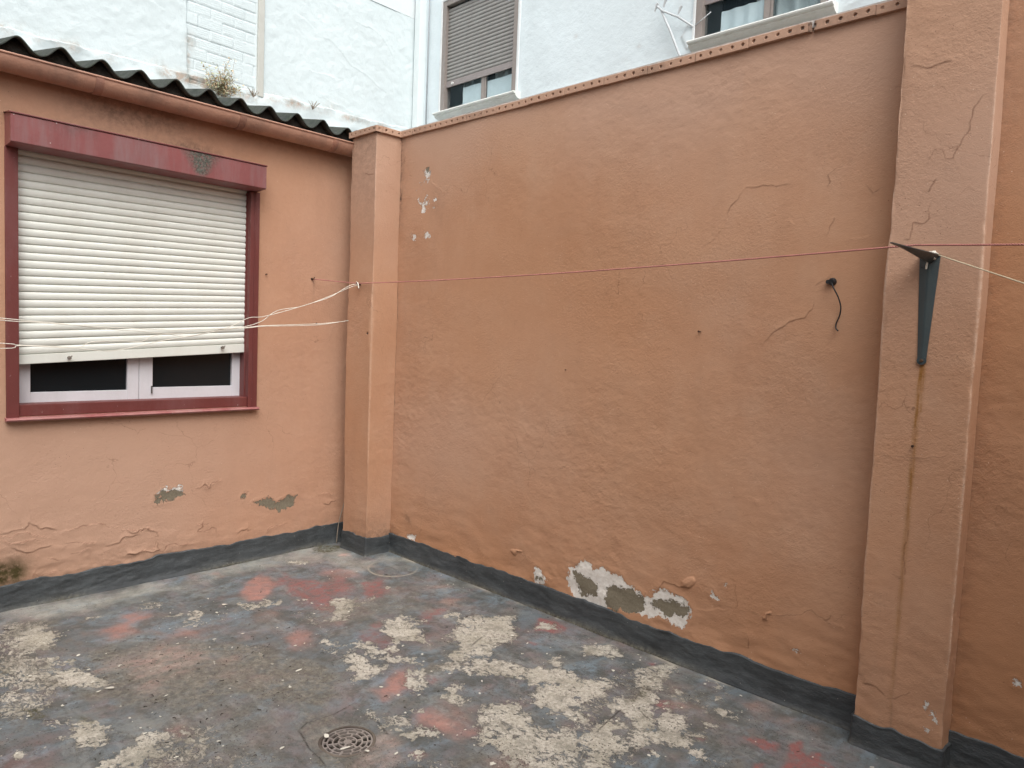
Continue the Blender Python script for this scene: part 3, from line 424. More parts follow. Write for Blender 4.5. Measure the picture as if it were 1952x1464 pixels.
B_CONC = [[(2.071,.261),(2.075,.285),(2.143,.271),(2.198,.259),(2.242,.236),(2.245,.184),(2.203,.176),(2.16,.169),(2.138,.158),(2.108,.199)],[(2.294,.259),(2.344,.277),(2.395,.274),(2.454,.286),(2.494,.268),(2.528,.269),(2.532,.207),(2.462,.153),(2.373,.143),(2.31,.151),(2.298,.19),(2.316,.23)],[(2.566,.271),(2.617,.273),(2.666,.296),(2.715,.302),(2.742,.29),(2.777,.288),(2.783,.258),(2.737,.228),(2.693,.223),(2.658,.204),(2.62,.225),(2.578,.229)],[(1.803,.182),(1.858,.187),(1.871,.171),(1.811,.157)],[(.687,2.63),(.726,2.634),(.728,2.6),(.695,2.609)]]
A_BARE = [[(-1.405,.528),(-1.392,.543),(-1.367,.553),(-1.336,.542),(-1.304,.548),(-1.285,.559),(-1.262,.529),(-1.265,.52),(-1.329,.53),(-1.386,.535)],[(-1.357,.469),(-1.342,.473),(-1.345,.464)]]
A_CONC = [[(-1.441,.49),(-1.423,.511),(-1.398,.517),(-1.392,.538),(-1.336,.531),(-1.272,.534),(-1.257,.498),(-1.291,.479),(-1.354,.475),(-1.417,.477)],[(-.806,.39),(-.75,.39),(-.704,.405),(-.633,.366),(-.553,.395),(-.504,.386),(-.516,.312),(-.616,.307),(-.711,.34)],[(-.893,.431),(-.864,.456),(-.841,.449),(-.851,.418),(-.87,.41)]]
B_CRACK = [[(2.755,2.007),(2.815,2.051),(2.847,2.097),(2.869,2.158),(2.916,2.209),(2.95,2.259),(2.971,2.255),(3.099,2.251),(3.164,2.237)],[(3.294,2.21),(3.31,2.233),(3.297,2.266),(3.331,2.284),(3.364,2.3)],[(3.444,2.21),(3.476,2.179),(3.51,2.196),(3.527,2.228)],[(3.315,2.004),(3.333,2.045),(3.345,2.08)],[(3.147,2.096),(3.178,2.079)],[(3.392,1.985),(3.439,1.996),(3.472,1.997)],[(3.265,1.806),(3.307,1.84),(3.344,1.87)],[(3.276,1.769),(3.267,1.707),(3.238,1.67),(3.165,1.651),(3.138,1.636),(3.111,1.603),(3.057,1.545)],[(1.612,.287),(1.627,.261),(1.677,.298),(1.715,.293),(1.755,.264),(1.831,.245),(1.857,.214),(1.876,.191),(1.964,.21),(1.998,.233)],[(2.565,.279),(2.622,.344),(2.647,.38),(2.736,.38),(2.78,.38),(2.812,.424)],[(2.803,.295),(2.895,.303),(2.982,.341)],[(3.066,.373),(3.113,.35),(3.166,.344),(3.168,.37),(3.193,.381)],[(3.019,.495),(3.015,.433),(3.027,.376),(3,.308),(3.01,.266)],[(3.079,.287),(3.076,.212),(3.071,.18)],[(3.136,.336),(3.166,.345),(3.171,.377),(3.194,.369),(3.281,.395),(3.363,.442),(3.433,.413),(3.479,.421),(3.501,.392),(3.533,.392)],[(3.406,.419),(3.425,.439),(3.433,.47)],[(.413,2.464),(.582,2.447)],[(.744,2.549),(.804,2.517),(.857,2.47),(.908,2.448)],[(.918,2.496),(.921,2.439)],[(.415,2.856),(.432,2.724),(.427,2.603),(.442,2.446)],[(3.878,2.459),(3.84,2.449),(3.832,2.421),(3.827,2.379),(3.816,2.339),(3.798,2.293),(3.785,2.255),(3.76,2.253),(3.739,2.284),(3.716,2.29),(3.698,2.227)],[(3.729,2.182),(3.707,2.137)],[(3.717,2.111),(3.714,2.039),(3.7,2.027),(3.663,2.024),(3.655,1.963),(3.635,1.959)],[(3.596,2.597),(3.678,2.587),(3.744,2.599)],[(3.671,.702),(3.718,.699)],[(3.715,.905),(3.724,.703)],[(3.595,.242),(3.655,.245),(3.692,.226)],[(3.687,.217),(3.743,.252),(3.769,.282)],[(3.577,1.145),(3.711,1.156),(3.836,1.186)]]
A_CRACK = [[(-2.199,.428),(-2.128,.416),(-2.085,.42),(-2.06,.457),(-2.021,.412),(-1.991,.41),(-1.945,.384)],[(-2.199,.417),(-2.143,.395),(-2.08,.396),(-2.006,.362),(-1.971,.359)],[(-1.93,.367),(-1.883,.38),(-1.825,.385),(-1.759,.383),(-1.698,.386),(-1.682,.358),(-1.625,.358)],[(-1.596,.346),(-1.549,.313),(-1.495,.329),(-1.459,.314),(-1.403,.298),(-1.397,.273),(-1.44,.278)],[(-1.914,.291),(-1.862,.306),(-1.825,.296),(-1.77,.274),(-1.748,.294)],[(-1.53,.17),(-1.512,.193),(-1.482,.207),(-1.433,.198),(-1.415,.247)],[(-1.601,.172),(-1.53,.167)],[(-2.066,.146),(-2.056,.174),(-2.017,.141),(-2.007,.16),(-1.92,.162)],[(-1.883,.234),(-1.841,.244),(-1.77,.252)],[(-1.698,.254),(-1.63,.267),(-1.595,.292),(-1.513,.297)],[(-1.421,.155),(-1.365,.185),(-1.327,.184),(-1.196,.166)],[(-2.199,.388),(-2.129,.352),(-2.08,.355),(-2.016,.337)],[(-2.153,.334),(-2.105,.289),(-2.031,.293),(-1.956,.296)],[(-2.001,.236),(-1.925,.215)],[(-1.184,.294),(-1.13,.282),(-1.11,.289)],[(-1.166,.503),(-1.133,.543),(-1.097,.508)],[(-.707,.171),(-.677,.202),(-.566,.221)],[(-1.144,.308),(-1.157,.241),(-1.061,.252),(-1.046,.194)],[(-.904,.197),(-.845,.23),(-.83,.199)],[(-1.2,.521),(-1.119,.517),(-1.023,.568)],[(-.318,.361),(-.177,.357)],[(-.281,.277),(-.157,.307)],[(-1.584,.347),(-1.525,.318),(-1.452,.325),(-1.397,.283)],[(-1.415,.246),(-1.408,.179),(-1.512,.186),(-1.595,.163)]]
B_RAISE = [[(2.736,.38),(2.744,.406),(2.768,.432),(2.798,.44),(2.813,.424),(2.8,.401),(2.78,.38)],[(1.606,.286),(1.625,.298),(1.676,.302),(1.702,.301),(1.658,.288),(1.64,.26),(1.62,.269)],[(3.144,.341),(3.166,.342),(3.171,.371),(3.193,.38),(3.178,.384),(3.16,.371)]]
ROPE_1 = [(.27,-2.245,1.539),(.27,-2.116,1.53),(.27,-1.98,1.522),(.27,-1.786,1.503),(.27,-1.63,1.497),(.27,-1.436,1.488),(.27,-1.228,1.51),(.27,-1.102,1.542),(.27,-.992,1.597),(.27,-.904,1.608),(.27,-.764,1.647),(.27,-.58,1.707),(.27,-.426,1.762),(.27,-.285,1.845),(.273,-.212,1.865)]
ROPE_2 = [(.27,-2.245,1.529),(.27,-2.116,1.525),(.27,-1.956,1.518),(.27,-1.811,1.513),(.27,-1.657,1.51),(.27,-1.436,1.509),(.27,-1.228,1.522),(.27,-1.004,1.536),(.27,-.903,1.55),(.27,-.689,1.561),(.27,-.5,1.575),(.27,-.287,1.612)]
ROPE_3 = [(.27,-2.246,1.418),(.27,-2.173,1.41),(.27,-2.026,1.407),(.27,-1.909,1.404),(.27,-1.848,1.432),(.27,-1.709,1.441),(.27,-1.603,1.44),(.27,-1.548,1.47),(.27,-1.464,1.484),(.27,-1.363,1.472),(.27,-1.258,1.494),(.27,-1.134,1.525),(.27,-1.004,1.546),(.27,-.903,1.582),(.27,-.8,1.652),(.27,-.618,1.692),(.27,-.386,1.785),(.27,-.273,1.836),(.273,-.212,1.858)]
ROPE_4 = [(.27,-2.246,1.393),(.27,-2.173,1.407),(.27,-2.026,1.402),(.27,-1.909,1.398),(.27,-1.785,1.386),(.27,-1.656,1.405),(.27,-1.52,1.442),(.27,-1.348,1.476),(.27,-1.166,1.515),(.27,-1.004,1.539),(.27,-.903,1.553),(.27,-.689,1.568),(.27,-.5,1.582),(.27,-.287,1.608)]

# ------------------------------------------------------------ the yard floor and the land under it
def orange_attrs(sh, **kw):
    z = np.zeros(sh); d = dict(tone=z, stain=z, moss=z, rust=z, crack=z, edge=z, bare=z-.05, conc=z-.05); d.update(kw); return d

def build_floor():
    s = .005
    xs = np.arange(-.12, 4.12, s); ys = np.arange(-2.68, .06, s)
    X, Y = np.meshgrid(xs, ys, indexing='ij'); sh = X.shape
    w = noise(sh, s, .04, .04, 11); w2 = noise(sh, s, .02, .02, 12); w3 = noise(sh, s, .012, .012, 17); wr = 1.3*noise(sh, s, .07, .07, 16)+.8*noise(sh, s, .02, .02, 19)
    Xw, Yw = X+w*.006+w3*.005, Y+w2*.005+noise(sh, s, .012, .012, 18)*.005
    att = dict(peel=union_sd(Xw, Yw, PEEL)+.001)
    att['salmon'] = soft(X, Y, [r for r in RED_PAINT if r[3] == 0], wr*.45); att['red'] = soft(X, Y, [r for r in RED_PAINT if r[3] == 1], wr*.45)
    att['pale'] = soft(X, Y, PALE, wr*.45); att['light'] = soft(X, Y, LIGHT, wr*.4)
    att['dirt'] = soft(X, Y, DIRT, wr*.45); att['moss'] = soft(X, Y, MOSS, w*.5); att['zone'] = soft(X, Y, ZONE, wr*.45)
    rel, ln = crack(X, Y, FCRACK, .003, .03, (w, w2)); att['crack'] = ln
    # the ring left by a plant pot by the corner pilaster
    r = np.hypot((X-.735)/1.0, (Y+.205)/.95)+w*.002
    att['ring'] = np.exp(-((r-.165)/.007)**2)*np.clip(.5+.5*np.sin(np.arctan2(Y+.205, X-.735)*1.0+2.6), .15, 1)
    near = np.exp(-np.maximum(-Y-.025, 0)/.018)*(X > .42)
    att['ring'] = np.maximum(att['ring'], near*np.clip(.25+w, 0, 1))
    Zr = .0022*noise(sh, s, .25, .25, 13)+.0009*noise(sh, s, .03, .03, 14)+rel
    Zr += att['dirt']*.0018*noise(sh, s, .012, .012, 15)-np.clip(att['peel'], 0, .004)*.4
    d = np.hypot(X-2.225, Y+1.54); Zr -= .012*np.exp(-(d/.22)**2)
    rr = .0985
    P = np.stack([X, Y, Zr], -1)
    # pull the ring of vertices round the drain onto a circle
    a = np.arctan2(Y+1.54, X-2.225); near = (d > rr-.004) & (d < rr+.004)
    P[..., 0] = np.where(near, 2.225+rr*np.cos(a), X); P[..., 1] = np.where(near, -1.54+rr*np.sin(a), Y)
    dc = np.hypot((X[:-1, :-1]+X[1:, 1:])/2-2.225, (Y[:-1, :-1]+Y[1:, 1:])/2+1.54)
    keep = dc > rr
    # coarse borders out to the walls that close the yard
    ex = lambda a, lo, hi: np.concatenate([[lo], a, [hi]])
    pad = lambda A: np.pad(A, 1, mode='edge')
    XX = pad(P[..., 0]); YY = pad(P[..., 1]); ZZ = pad(P[..., 2])
    XX[0, :] = -.3; XX[-1, :] = 5.7; YY[:, 0] = -5.3; YY[:, -1] = .4
    att = {k: pad(v) for k, v in att.items()}
    P = np.stack([XX, YY, ZZ], -1); kp = np.pad(keep, 1, constant_values=True)
    o = grid_mesh('ground', P, FLOOR, None, att, kp); tag(o, kind='structure')
    g = MB(); g.poly([(-60, -60, -.22), (60, -60, -.22), (60, 60, -.22), (-60, 60, -.22)])
    tag(g.build('terrain', mat_plain('dry_earth', (.20, .17, .13), .95)), kind='structure')
build_floor()

# ------------------------------------------------------------ the rendered yard wall with its two pilasters
def relief(sh, s, seed, k=1.):
    r = .0026*noise(sh, s, .22, .16, seed)+(.0005*noise(sh, s, .04, .03, seed+1)+.00032*noise(sh, s, .011, .008, seed+2, 1.5))*np.clip(.7+.5*noise(sh, s, .15, .15, seed+4), .1, 2)
    return r*k

def rows(z0, z1, s): return np.arange(z0, z1+s*.5, s)

def skirting(name, A, N, R, zs, s, parent, seed, top=.145, base=.014):
    k = int(.19/s); z = zs[:k]; n = len(A); r = np.random.default_rng(seed)
    t = top+.0045*noise((n, 4), s, .05, .05, seed)[:, 0]+.003*noise((n, 4), s, .012, .02, seed+1)[:, 0]
    Zn = z[None, :]*(t[:, None]/z[-1])-.004
    off = R[:, :k]*.6+.0085+base*np.exp(-np.maximum(Zn, 0)/.02)+.0011*noise((n, k), s, .03, .012, seed+2)
    off[:, -1] = R[:, k-1]-.004
    P = np.zeros((n, k, 3)); P[..., 0] = A[:, None, 0]+N[:, None, 0]*off; P[..., 1] = A[:, None, 1]+N[:, None, 1]*off; P[..., 2] = Zn
    dust = np.exp(-np.maximum(Zn, 0)/.014)*(.5+.5*np.clip(noise((n, k), s, .08, .02, seed+3), -1, 1))
    return grid_mesh(name, P, SKIRT, parent, dict(dust=np.clip(dust, 0, 1)))

def wall_from(name, A, N, zs, R, mat, parent, att, keep=None, top_z=None, back=0.):
    n, m = len(A), len(zs); P = np.zeros((n, m, 3))
    P[..., 0] = A[:, None, 0]+N[:, None, 0]*R; P[..., 1] = A[:, None, 1]+N[:, None, 1]*R; P[..., 2] = zs[None, :]
    return grid_mesh(name, P, mat, parent, att, keep)

yard_wall = empty('courtyard_wall', 'long terracotta rendered yard wall with pilasters and perforated brick coping', 'wall', (2, 0, 0))

def wall_B():
    s = .004
    xs = np.concatenate([np.arange(.40, 3.60, s), np.arange(3.60, 4.60, s)]); zs = rows(0, 2.868, s)
    A = np.stack([xs, xs*0], 1); N = np.tile([0., -1.], (len(xs), 1))
    X, Z = np.meshgrid(xs, zs, indexing='ij'); sh = X.shape
    R = relief(sh, s, 21)
    low = np.exp(-np.maximum(Z-.12, 0)/.22)
    R += low*.0024*noise(sh, s, .035, .014, 27)
    w = (noise(sh, s, .03, .03, 31), noise(sh, s, .03, .03, 32)); wl_ = noise(sh, s, .15, .15, 33)
    wc = (w[0]+.8*noise(sh, s, .008, .008, 38), w[1]+.8*noise(sh, s, .008, .008, 39)); rel, ln = crack(X, Z, B_CRACK, .0016, .016, wc); R += rel; ln *= np.clip(.6+.6*noise(sh, s, .03, .03, 29), 0, 1)
    rs = union_sd(X+wc[0]*.002, Z+wc[1]*.002, B_RAISE, .03); R += np.where(rs > 0, .006+.3*np.clip(rs, 0, .02), 0)
    Xw, Zw = X+wc[0]*.004, Z+wc[1]*.004
    bare = union_sd(Xw, Zw, B_BARE); conc = union_sd(Xw, Zw, B_CONC)
    # a scatter of small flaked spots high up beside the corner pilaster
    fz = .0
    for (cx, cz, rx, rz, am) in ((.72, 2.60, .02, .03, .9), (.72, 2.54, .03, .02, 1.), (.64, 2.47, .035, .05, 1.2), (.69, 2.40, .04, .045, 1.1), (.59, 2.44, .02, .03, .9), (.80, 2.385, .02, .03, 1.), (.575, 2.19, .04, .025, 1.6), (.72, 2.19, .035, .028, 1.6), (.68, 2.27, .025, .03, 1.)):
        fz = np.maximum(fz, am*np.exp(-((X-cx)/rx)**2-((Z-cz)/rz)**2))
    sp = noise(sh, s, .009, .009, 47)*.7+noise(sh, s, .02, .02, 48)*.6
    bare = np.maximum(bare, np.where(fz > .12, np.clip((sp-1.45+fz*1.35)*.012, -.05, .006), -.05))
    R -= np.clip(bare*4, 0, 1)*.002+np.clip(conc*4, 0, 1)*.002
    halo = np.exp(-((bare+.012)/.012)**2)*.0035; R += np.where((bare < -.049) | (Z > 1), 0, halo*.4)
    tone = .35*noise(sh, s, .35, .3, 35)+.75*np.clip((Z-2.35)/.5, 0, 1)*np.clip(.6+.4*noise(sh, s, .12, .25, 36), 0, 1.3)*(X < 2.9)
    tone -= .35*np.exp(-np.abs(X-3.56)/.06)*(X < 3.6)+.6*low+.6*(X > 3.88)+.4*np.clip((1.6-Z)/1.6, 0, 1)-.45*np.clip((Z-1.5)/1.3, 0, 1)  # tone also paints light: brighter high up, shaded low and beside the pilaster
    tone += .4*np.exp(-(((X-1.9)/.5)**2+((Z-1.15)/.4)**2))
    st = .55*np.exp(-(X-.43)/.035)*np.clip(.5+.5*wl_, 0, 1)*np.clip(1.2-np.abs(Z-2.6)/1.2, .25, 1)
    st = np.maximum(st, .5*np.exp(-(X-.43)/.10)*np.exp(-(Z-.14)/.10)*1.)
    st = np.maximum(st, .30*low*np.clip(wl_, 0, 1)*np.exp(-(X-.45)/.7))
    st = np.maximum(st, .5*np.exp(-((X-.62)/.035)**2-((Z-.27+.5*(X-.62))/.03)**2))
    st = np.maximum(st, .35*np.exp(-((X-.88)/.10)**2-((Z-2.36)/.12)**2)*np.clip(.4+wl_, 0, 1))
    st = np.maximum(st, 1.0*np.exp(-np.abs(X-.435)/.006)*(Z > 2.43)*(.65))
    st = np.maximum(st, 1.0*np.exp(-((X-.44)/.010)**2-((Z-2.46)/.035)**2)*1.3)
    st = np.maximum(st, .45*(X > 3.87)*np.exp(-(X-3.88)/.03))  # painted shade in the corner right of the pilaster
    edge = np.exp(-np.abs(Z-2.862)/.004)*.0
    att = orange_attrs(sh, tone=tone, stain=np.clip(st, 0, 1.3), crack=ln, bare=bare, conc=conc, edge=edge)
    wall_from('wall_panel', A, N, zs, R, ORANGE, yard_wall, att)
    skirting('skirting', A, N, R, zs, s, yard_wall, 41)
wall_B()

def pilaster(name, pts, top, mat, seed, side_x, pl, edge_amt, extra=None, sk=.13, s=.004):
    A, N, Cn = path(pts, s); zs = rows(0, top, s); sh = (len(A), len(zs))
    # the arris wanders a little: no hand-made corner is straight
    R = relief(sh, s, seed, .8)
    arr = np.exp(-Cn/.012)[:, None]; chip = noise(sh, s, .006, .02, seed+5); wav = noise((4, len(zs)), s, .1, .16, seed+6)[0][None, :]
    R -= arr*.0028*np.clip(chip-.2, 0, 2.5); R += .0035*wav*np.exp(-Cn/.12)[:, None]
    X = np.repeat(A[:, :1], sh[1], 1); Yy = np.repeat(A[:, 1:], sh[1], 1); Z = np.tile(zs, (sh[0], 1))
    front = (np.abs(N[:, 1]) > .9)[:, None]
    ln = np.zeros(sh); w = (noise(sh, s, .03, .03, seed+7), noise(sh, s, .03, .03, seed+8))
    if pl:
        rel, ln = crack(X, Z, pl, .0012, .016, (w[0]+.8*noise(sh, s, .008, .008, seed+12), w[1]+.8*noise(sh, s, .008, .008, seed+13))); rel = np.where(front, rel, 0); ln = np.where(front, ln, 0); R += rel
    low = np.exp(-np.maximum(Z-.12, 0)/.15)
    R += low*.0016*noise(sh, s, .03, .015, seed+9)
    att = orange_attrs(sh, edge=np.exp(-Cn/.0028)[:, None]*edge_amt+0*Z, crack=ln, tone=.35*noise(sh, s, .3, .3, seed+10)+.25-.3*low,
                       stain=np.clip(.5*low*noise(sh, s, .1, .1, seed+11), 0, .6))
    if extra: extra(att, X, Yy, Z, R, front)
    o = wall_from(name, A, N, zs, R, mat, yard_wall, att)
    skirting('skirting', A, N, R, zs, s, o, seed+20, sk, .010)
    return o

def extra1(att, X, Y, Z, R, front):
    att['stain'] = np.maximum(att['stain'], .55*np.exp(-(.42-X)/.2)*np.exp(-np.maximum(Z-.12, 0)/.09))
    att['stain'] = np.maximum(att['stain'], .25*np.clip((Z-1.9)/.9, 0, 1)*front)  # front face darker towards the top
    d = np.hypot(X-.385, (Z-1.53)); R -= np.where((d < .009) & front, .02, 0)
    att['stain'] = np.maximum(att['stain'], np.where((d < .010) & front, 1.3, 0))  # sunk hole, also darkened in colour
def extra2(att, X, Y, Z, R, front):
    # rust weeping from the foot of the bracket
    u = X-3.722+.012*(1.53-Z)
    att['rust'] = np.where(front & (Z < 1.54), (.95*np.exp(-(u/.009)**2)+.55*np.exp(-((u-.012)/.005)**2)*(Z > 1.33))*np.clip((Z-.15)/1.38, 0, 1)**.6, 0)
    att['stain'] = np.maximum(att['stain'], np.where(front, .7*np.exp(-((X-3.724)/.016)**2-((Z-1.52)/.02)**2), 0))
    d = np.abs(X-3.717)+.4*np.abs(Z-1.03)
    att['stain'] = np.maximum(att['stain'], np.where(front & (Z < 1.2), .30*np.exp(-(np.abs(X-3.712)/.004)), 0))
    b = poly_sd(X, Z, [(3.835, .23), (3.85, .24), (3.86, .20), (3.845, .215)]); b = np.maximum(b, poly_sd(X, Z, [(3.82, .26), (3.827, .262), (3.825, .235)]))
    b = np.maximum(b, poly_sd(X, Z, [(3.825, .165), (3.84, .16), (3.835, .15)])); att['bare'] = np.where(front, b, -.05)
pilaster('corner_pilaster', [(.135, .10), (.135, -.20), (.422, -.20), (.43, .0)], 2.868, ORANGE, 61, .42, [[(.30, 2.6), (.40, 2.59)]], .35, extra1, .13)
pilaster('pilaster', [(3.578, .01), (3.578, -.10), (3.887, -.10), (3.890, .01)], 3.3, ORANGE, 91, 3.88, B_CRACK[-12:], .8, extra2, .112)

def coping():
    o15 = .016
    pts = [(3.575, -o15), (.43+o15, -o15), (.422+o15, -.20-o15), (.135-o15, -.20-o15), (.135-o15, .20)][::-1]
    s = .0022; A, N, Cn = path(pts, s, .003)
    # distance travelled along the brick, to space the holes
    L = np.concatenate([[0], np.cumsum(np.hypot(*np.diff(A, axis=0).T))])
    z0, z1 = 2.862, 2.901; zz = np.concatenate([[z0, z0], np.linspace(z0, z1, 19), [z1+.001, z1+.006]])
    off = np.concatenate([[-.05, -.004], np.zeros(19), [-.004, -.09]])
    n, m = len(A), len(zz); P = np.zeros((n, m, 3))
    brick = np.floor(L/.262); rj = np.random.default_rng(5).normal(0, 1, 60)
    dz = rj[brick.astype(int)]*.0012; df = rj[(brick.astype(int)*7) % 60]*.0015
    ph = (L % .262); joint = np.exp(-(np.minimum(ph, .262-ph)/.0022)**2)
    Rr = np.zeros((n, m))+off[None, :]+df[:, None]-joint[:, None]*.004*(np.abs(off) < .01)
    hx = ((L % .0524)-.0262); zc = (z0+z1)/2+.001
    kk = np.floor(L/.0524).astype(int); rk = np.random.default_rng(6).random(400)
    rad = .0070*(.75+.35*rk[kk % 400]); fill = rk[(kk*3) % 400]
    d = np.hypot(hx[:, None]+(rk[(kk*5) % 400]-.5)[:, None]*.006, zz[None, :]-zc)
    hole = (d < rad[:, None]) & (np.abs(off) < .001)[None, :]
    Rr -= hole*np.where(fill < .25, .004, .018)[:, None]
    P[..., 0] = A[:, None, 0]+N[:, None, 0]*Rr; P[..., 1] = A[:, None, 1]+N[:, None, 1]*Rr
    P[..., 2] = zz[None, :]+dz[:, None]
    st = np.clip(joint, 0, 1)[:, None]*.5+.25*np.clip(noise((n, m), s, .05, .05, 3), 0, 1)+hole*.3  # dark joints and blotches; holes also painted darker to deepen their shade
    # a broken joint near the pilaster
    xa = np.abs(P[:, 0, 0]-3.198); brk = np.exp(-(xa/.006)**2)*(np.abs(P[:, 0, 1]) < .05)
    P[..., 1] += (brk*.02)[:, None]; st = np.maximum(st, np.exp(-(xa/.02)**2)[:, None]*1.0)
    grid_mesh('coping', P, ORANGE, yard_wall, orange_attrs((n, m), stain=np.clip(st, 0, 1), tone=np.full((n, m), 1.)), smooth=False)
    c = MB(); c.prism([(0, 0), (1, 0), (1, 1)], .40, 3.575, 'x') if False else None
    c.box(.41, 3.57, -.004, .23, 2.88, 2.912); c.box(.155, .42, -.19, .20, 2.88, 2.911)
    c.build('coping_mortar', mat_plain('pale_mortar', (.62, .58, .54), .9, .4, .2, 0, .004), yard_wall)
coping()

# hidden backing and unseen walls, side and rear ones added for their shade
def add_unseen_walls():
    b = MB(); b.box(3.60, 3.87, -.08, .2, 0, 3.29); b.box(4.61, 5.6, -.003, .2, 0, 2.87)
    b.box(5.6, 5.8, -5.4, .2, 0, 3.1); b.box(-.2, 5.6, -5.4, -5.2, 0, 2.87); b.box(.2, 3.6, .06, .2, 0, 2.86); b.box(3.88, 4.61, .06, .2, 0, 2.86)
    b.box(3.577, 3.888, -.08, .2, 3.29, 3.33)
    k = MB(); k.box(4.612, 5.58, -.022, .0, -.01, .143, .003); k.box(5.578, 5.61, -5.2, .0, -.01, .143, .003); k.box(-.0, 5.578, -5.21, -5.178, -.01, .143, .003); k.build('skirting', SKIRT, yard_wall)
    b.build('unseen_walls', mat_paint('terracotta_far_side', (.485, .275, .17), rough=.85), yard_wall)
add_unseen_walls()

# ------------------------------------------------------------ the low house on the left
house = empty('house', 'low terracotta rendered house with corrugated roof, gutter and shuttered window', 'house', (-1.5, -1.6, 0))
WY0, WY1, WZ0, WZ1 = -2.110, -.865, 1.055, 2.42          # window opening in the front wall
def wall_A():
    s = .0045
    ys = np.arange(-2.75, .02, s); zs = rows(0, 2.86, s)
    A = np.stack([ys*0, ys], 1); N = np.tile([1., 0.], (len(ys), 1))
    Yg, Z = np.meshgrid(ys, zs, indexing='ij'); sh = Yg.shape
    R = relief(sh, s, 121, .62)
    low = np.exp(-np.maximum(Z-.14, 0)/.12)*np.exp(-np.maximum(Yg+1.5, 0)/.6)
    R += low*.0026*noise(sh, s, .04, .012, 127)+low*.0012*noise(sh, s, .010, .006, 129)+.0012*np.exp(-np.maximum(Z-.1, 0)/.3)*noise(sh, s, .05, .02, 128)
    w = (noise(sh, s, .03, .03, 131), noise(sh, s, .03, .03, 132)); wl_ = noise(sh, s, .12, .12, 133)
    wc = (w[0]*1.4+1.1*noise(sh, s, .009, .007, 138), w[1]*1.4+1.1*noise(sh, s, .009, .007, 139)); rel, ln = crack(Yg, Z, A_CRACK, .0040, .016, wc); R += rel*np.clip(.8+.5*noise(sh, s, .02, .02, 151), .1, 1.5)
    yw, zw = Yg+wc[0]*.003, Z+wc[1]*.003
    bare = union_sd(yw, zw, A_BARE); conc = union_sd(yw, zw, A_CONC); R -= np.clip(conc*6, 0, 1)*.006
    halo = np.exp(-((conc+.012)/.012)**2)*.0012; R += np.where(conc < -.049, 0, halo)
    moss = np.exp(-np.maximum(Yg+2.13, 0)/.06)*np.exp(-((Z-.20)/.075)**2)*1.5*np.clip(.8+.6*wl_, 0, 1.4)
    moss = np.maximum(moss, .9*np.exp(-np.maximum(Yg+2.09, 0)/.07)*np.exp(-((Z-.18)/.05)**2)*np.clip(.5+wl_, 0, 1.3))
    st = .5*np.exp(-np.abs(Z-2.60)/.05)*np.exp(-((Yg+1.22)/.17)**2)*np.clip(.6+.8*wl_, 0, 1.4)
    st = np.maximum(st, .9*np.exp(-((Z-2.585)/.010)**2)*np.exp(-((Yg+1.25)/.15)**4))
    st = np.maximum(st, .48*np.clip((Z-2.50)/.2, 0, 1)*np.clip(.45+.5*noise(sh, s, .16, .07, 137), .1, 1))  # grime that also paints the shade below the gutter
    st = np.maximum(st, .55*np.exp(-((Yg+.39)/.006)**2)*(Z < 1.885)*np.exp(-(1.885-Z)/.10))
    st = np.maximum(st, .8*np.exp(-np.maximum(-Yg-.03, 0)/.06)*.5)  # painted shade where the wall runs behind the corner pilaster
    st = np.maximum(st, .18*np.exp(-np.maximum(Z-.14, 0)/.08))
    tone = .35*noise(sh, s, .35, .35, 135)+.25+.3*np.exp(-((Yg+2.15)/.06)**2)*(Z < 1)-.25*low
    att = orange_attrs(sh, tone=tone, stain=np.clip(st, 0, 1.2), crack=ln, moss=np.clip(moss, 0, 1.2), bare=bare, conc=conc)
    yc = (ys[:-1]+ys[1:])/2; zc = (zs[:-1]+zs[1:])/2
    keep = ~((yc > WY0-.03) & (yc < WY1+.03))[:, None] | ~((zc > WZ0-.03) & (zc < WZ1+.03))[None, :]
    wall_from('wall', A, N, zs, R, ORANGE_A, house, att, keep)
    o = skirting('skirting', A, N, R, zs, s, house, 141, .142)
    b = MB()
    b.box(-3.2, -.004, -5.3, -2.75, 0, 2.86); b.box(-3.2, -.35, -2.75, .0, 0, 2.86)
    b.box(-.35, -.006, -2.75, WY0-.02, 0, 2.86); b.box(-.35, -.006, WY1+.02, .0, 0, 2.86)
    b.box(-.35, -.006, WY0-.02, WY1+.02, 0, WZ0-.02); b.box(-.35, -.006, WY0-.02, WY1+.02, WZ1+.02, 2.86)
    k = MB(); k.box(-.01, .022, -5.2, -2.752, -.01, .143, .003); k.build('skirting', SKIRT, house)
    b.build('masonry', mat_paint('terracotta_masonry', (.49, .28, .182), rough=.85), house)
wall_A()

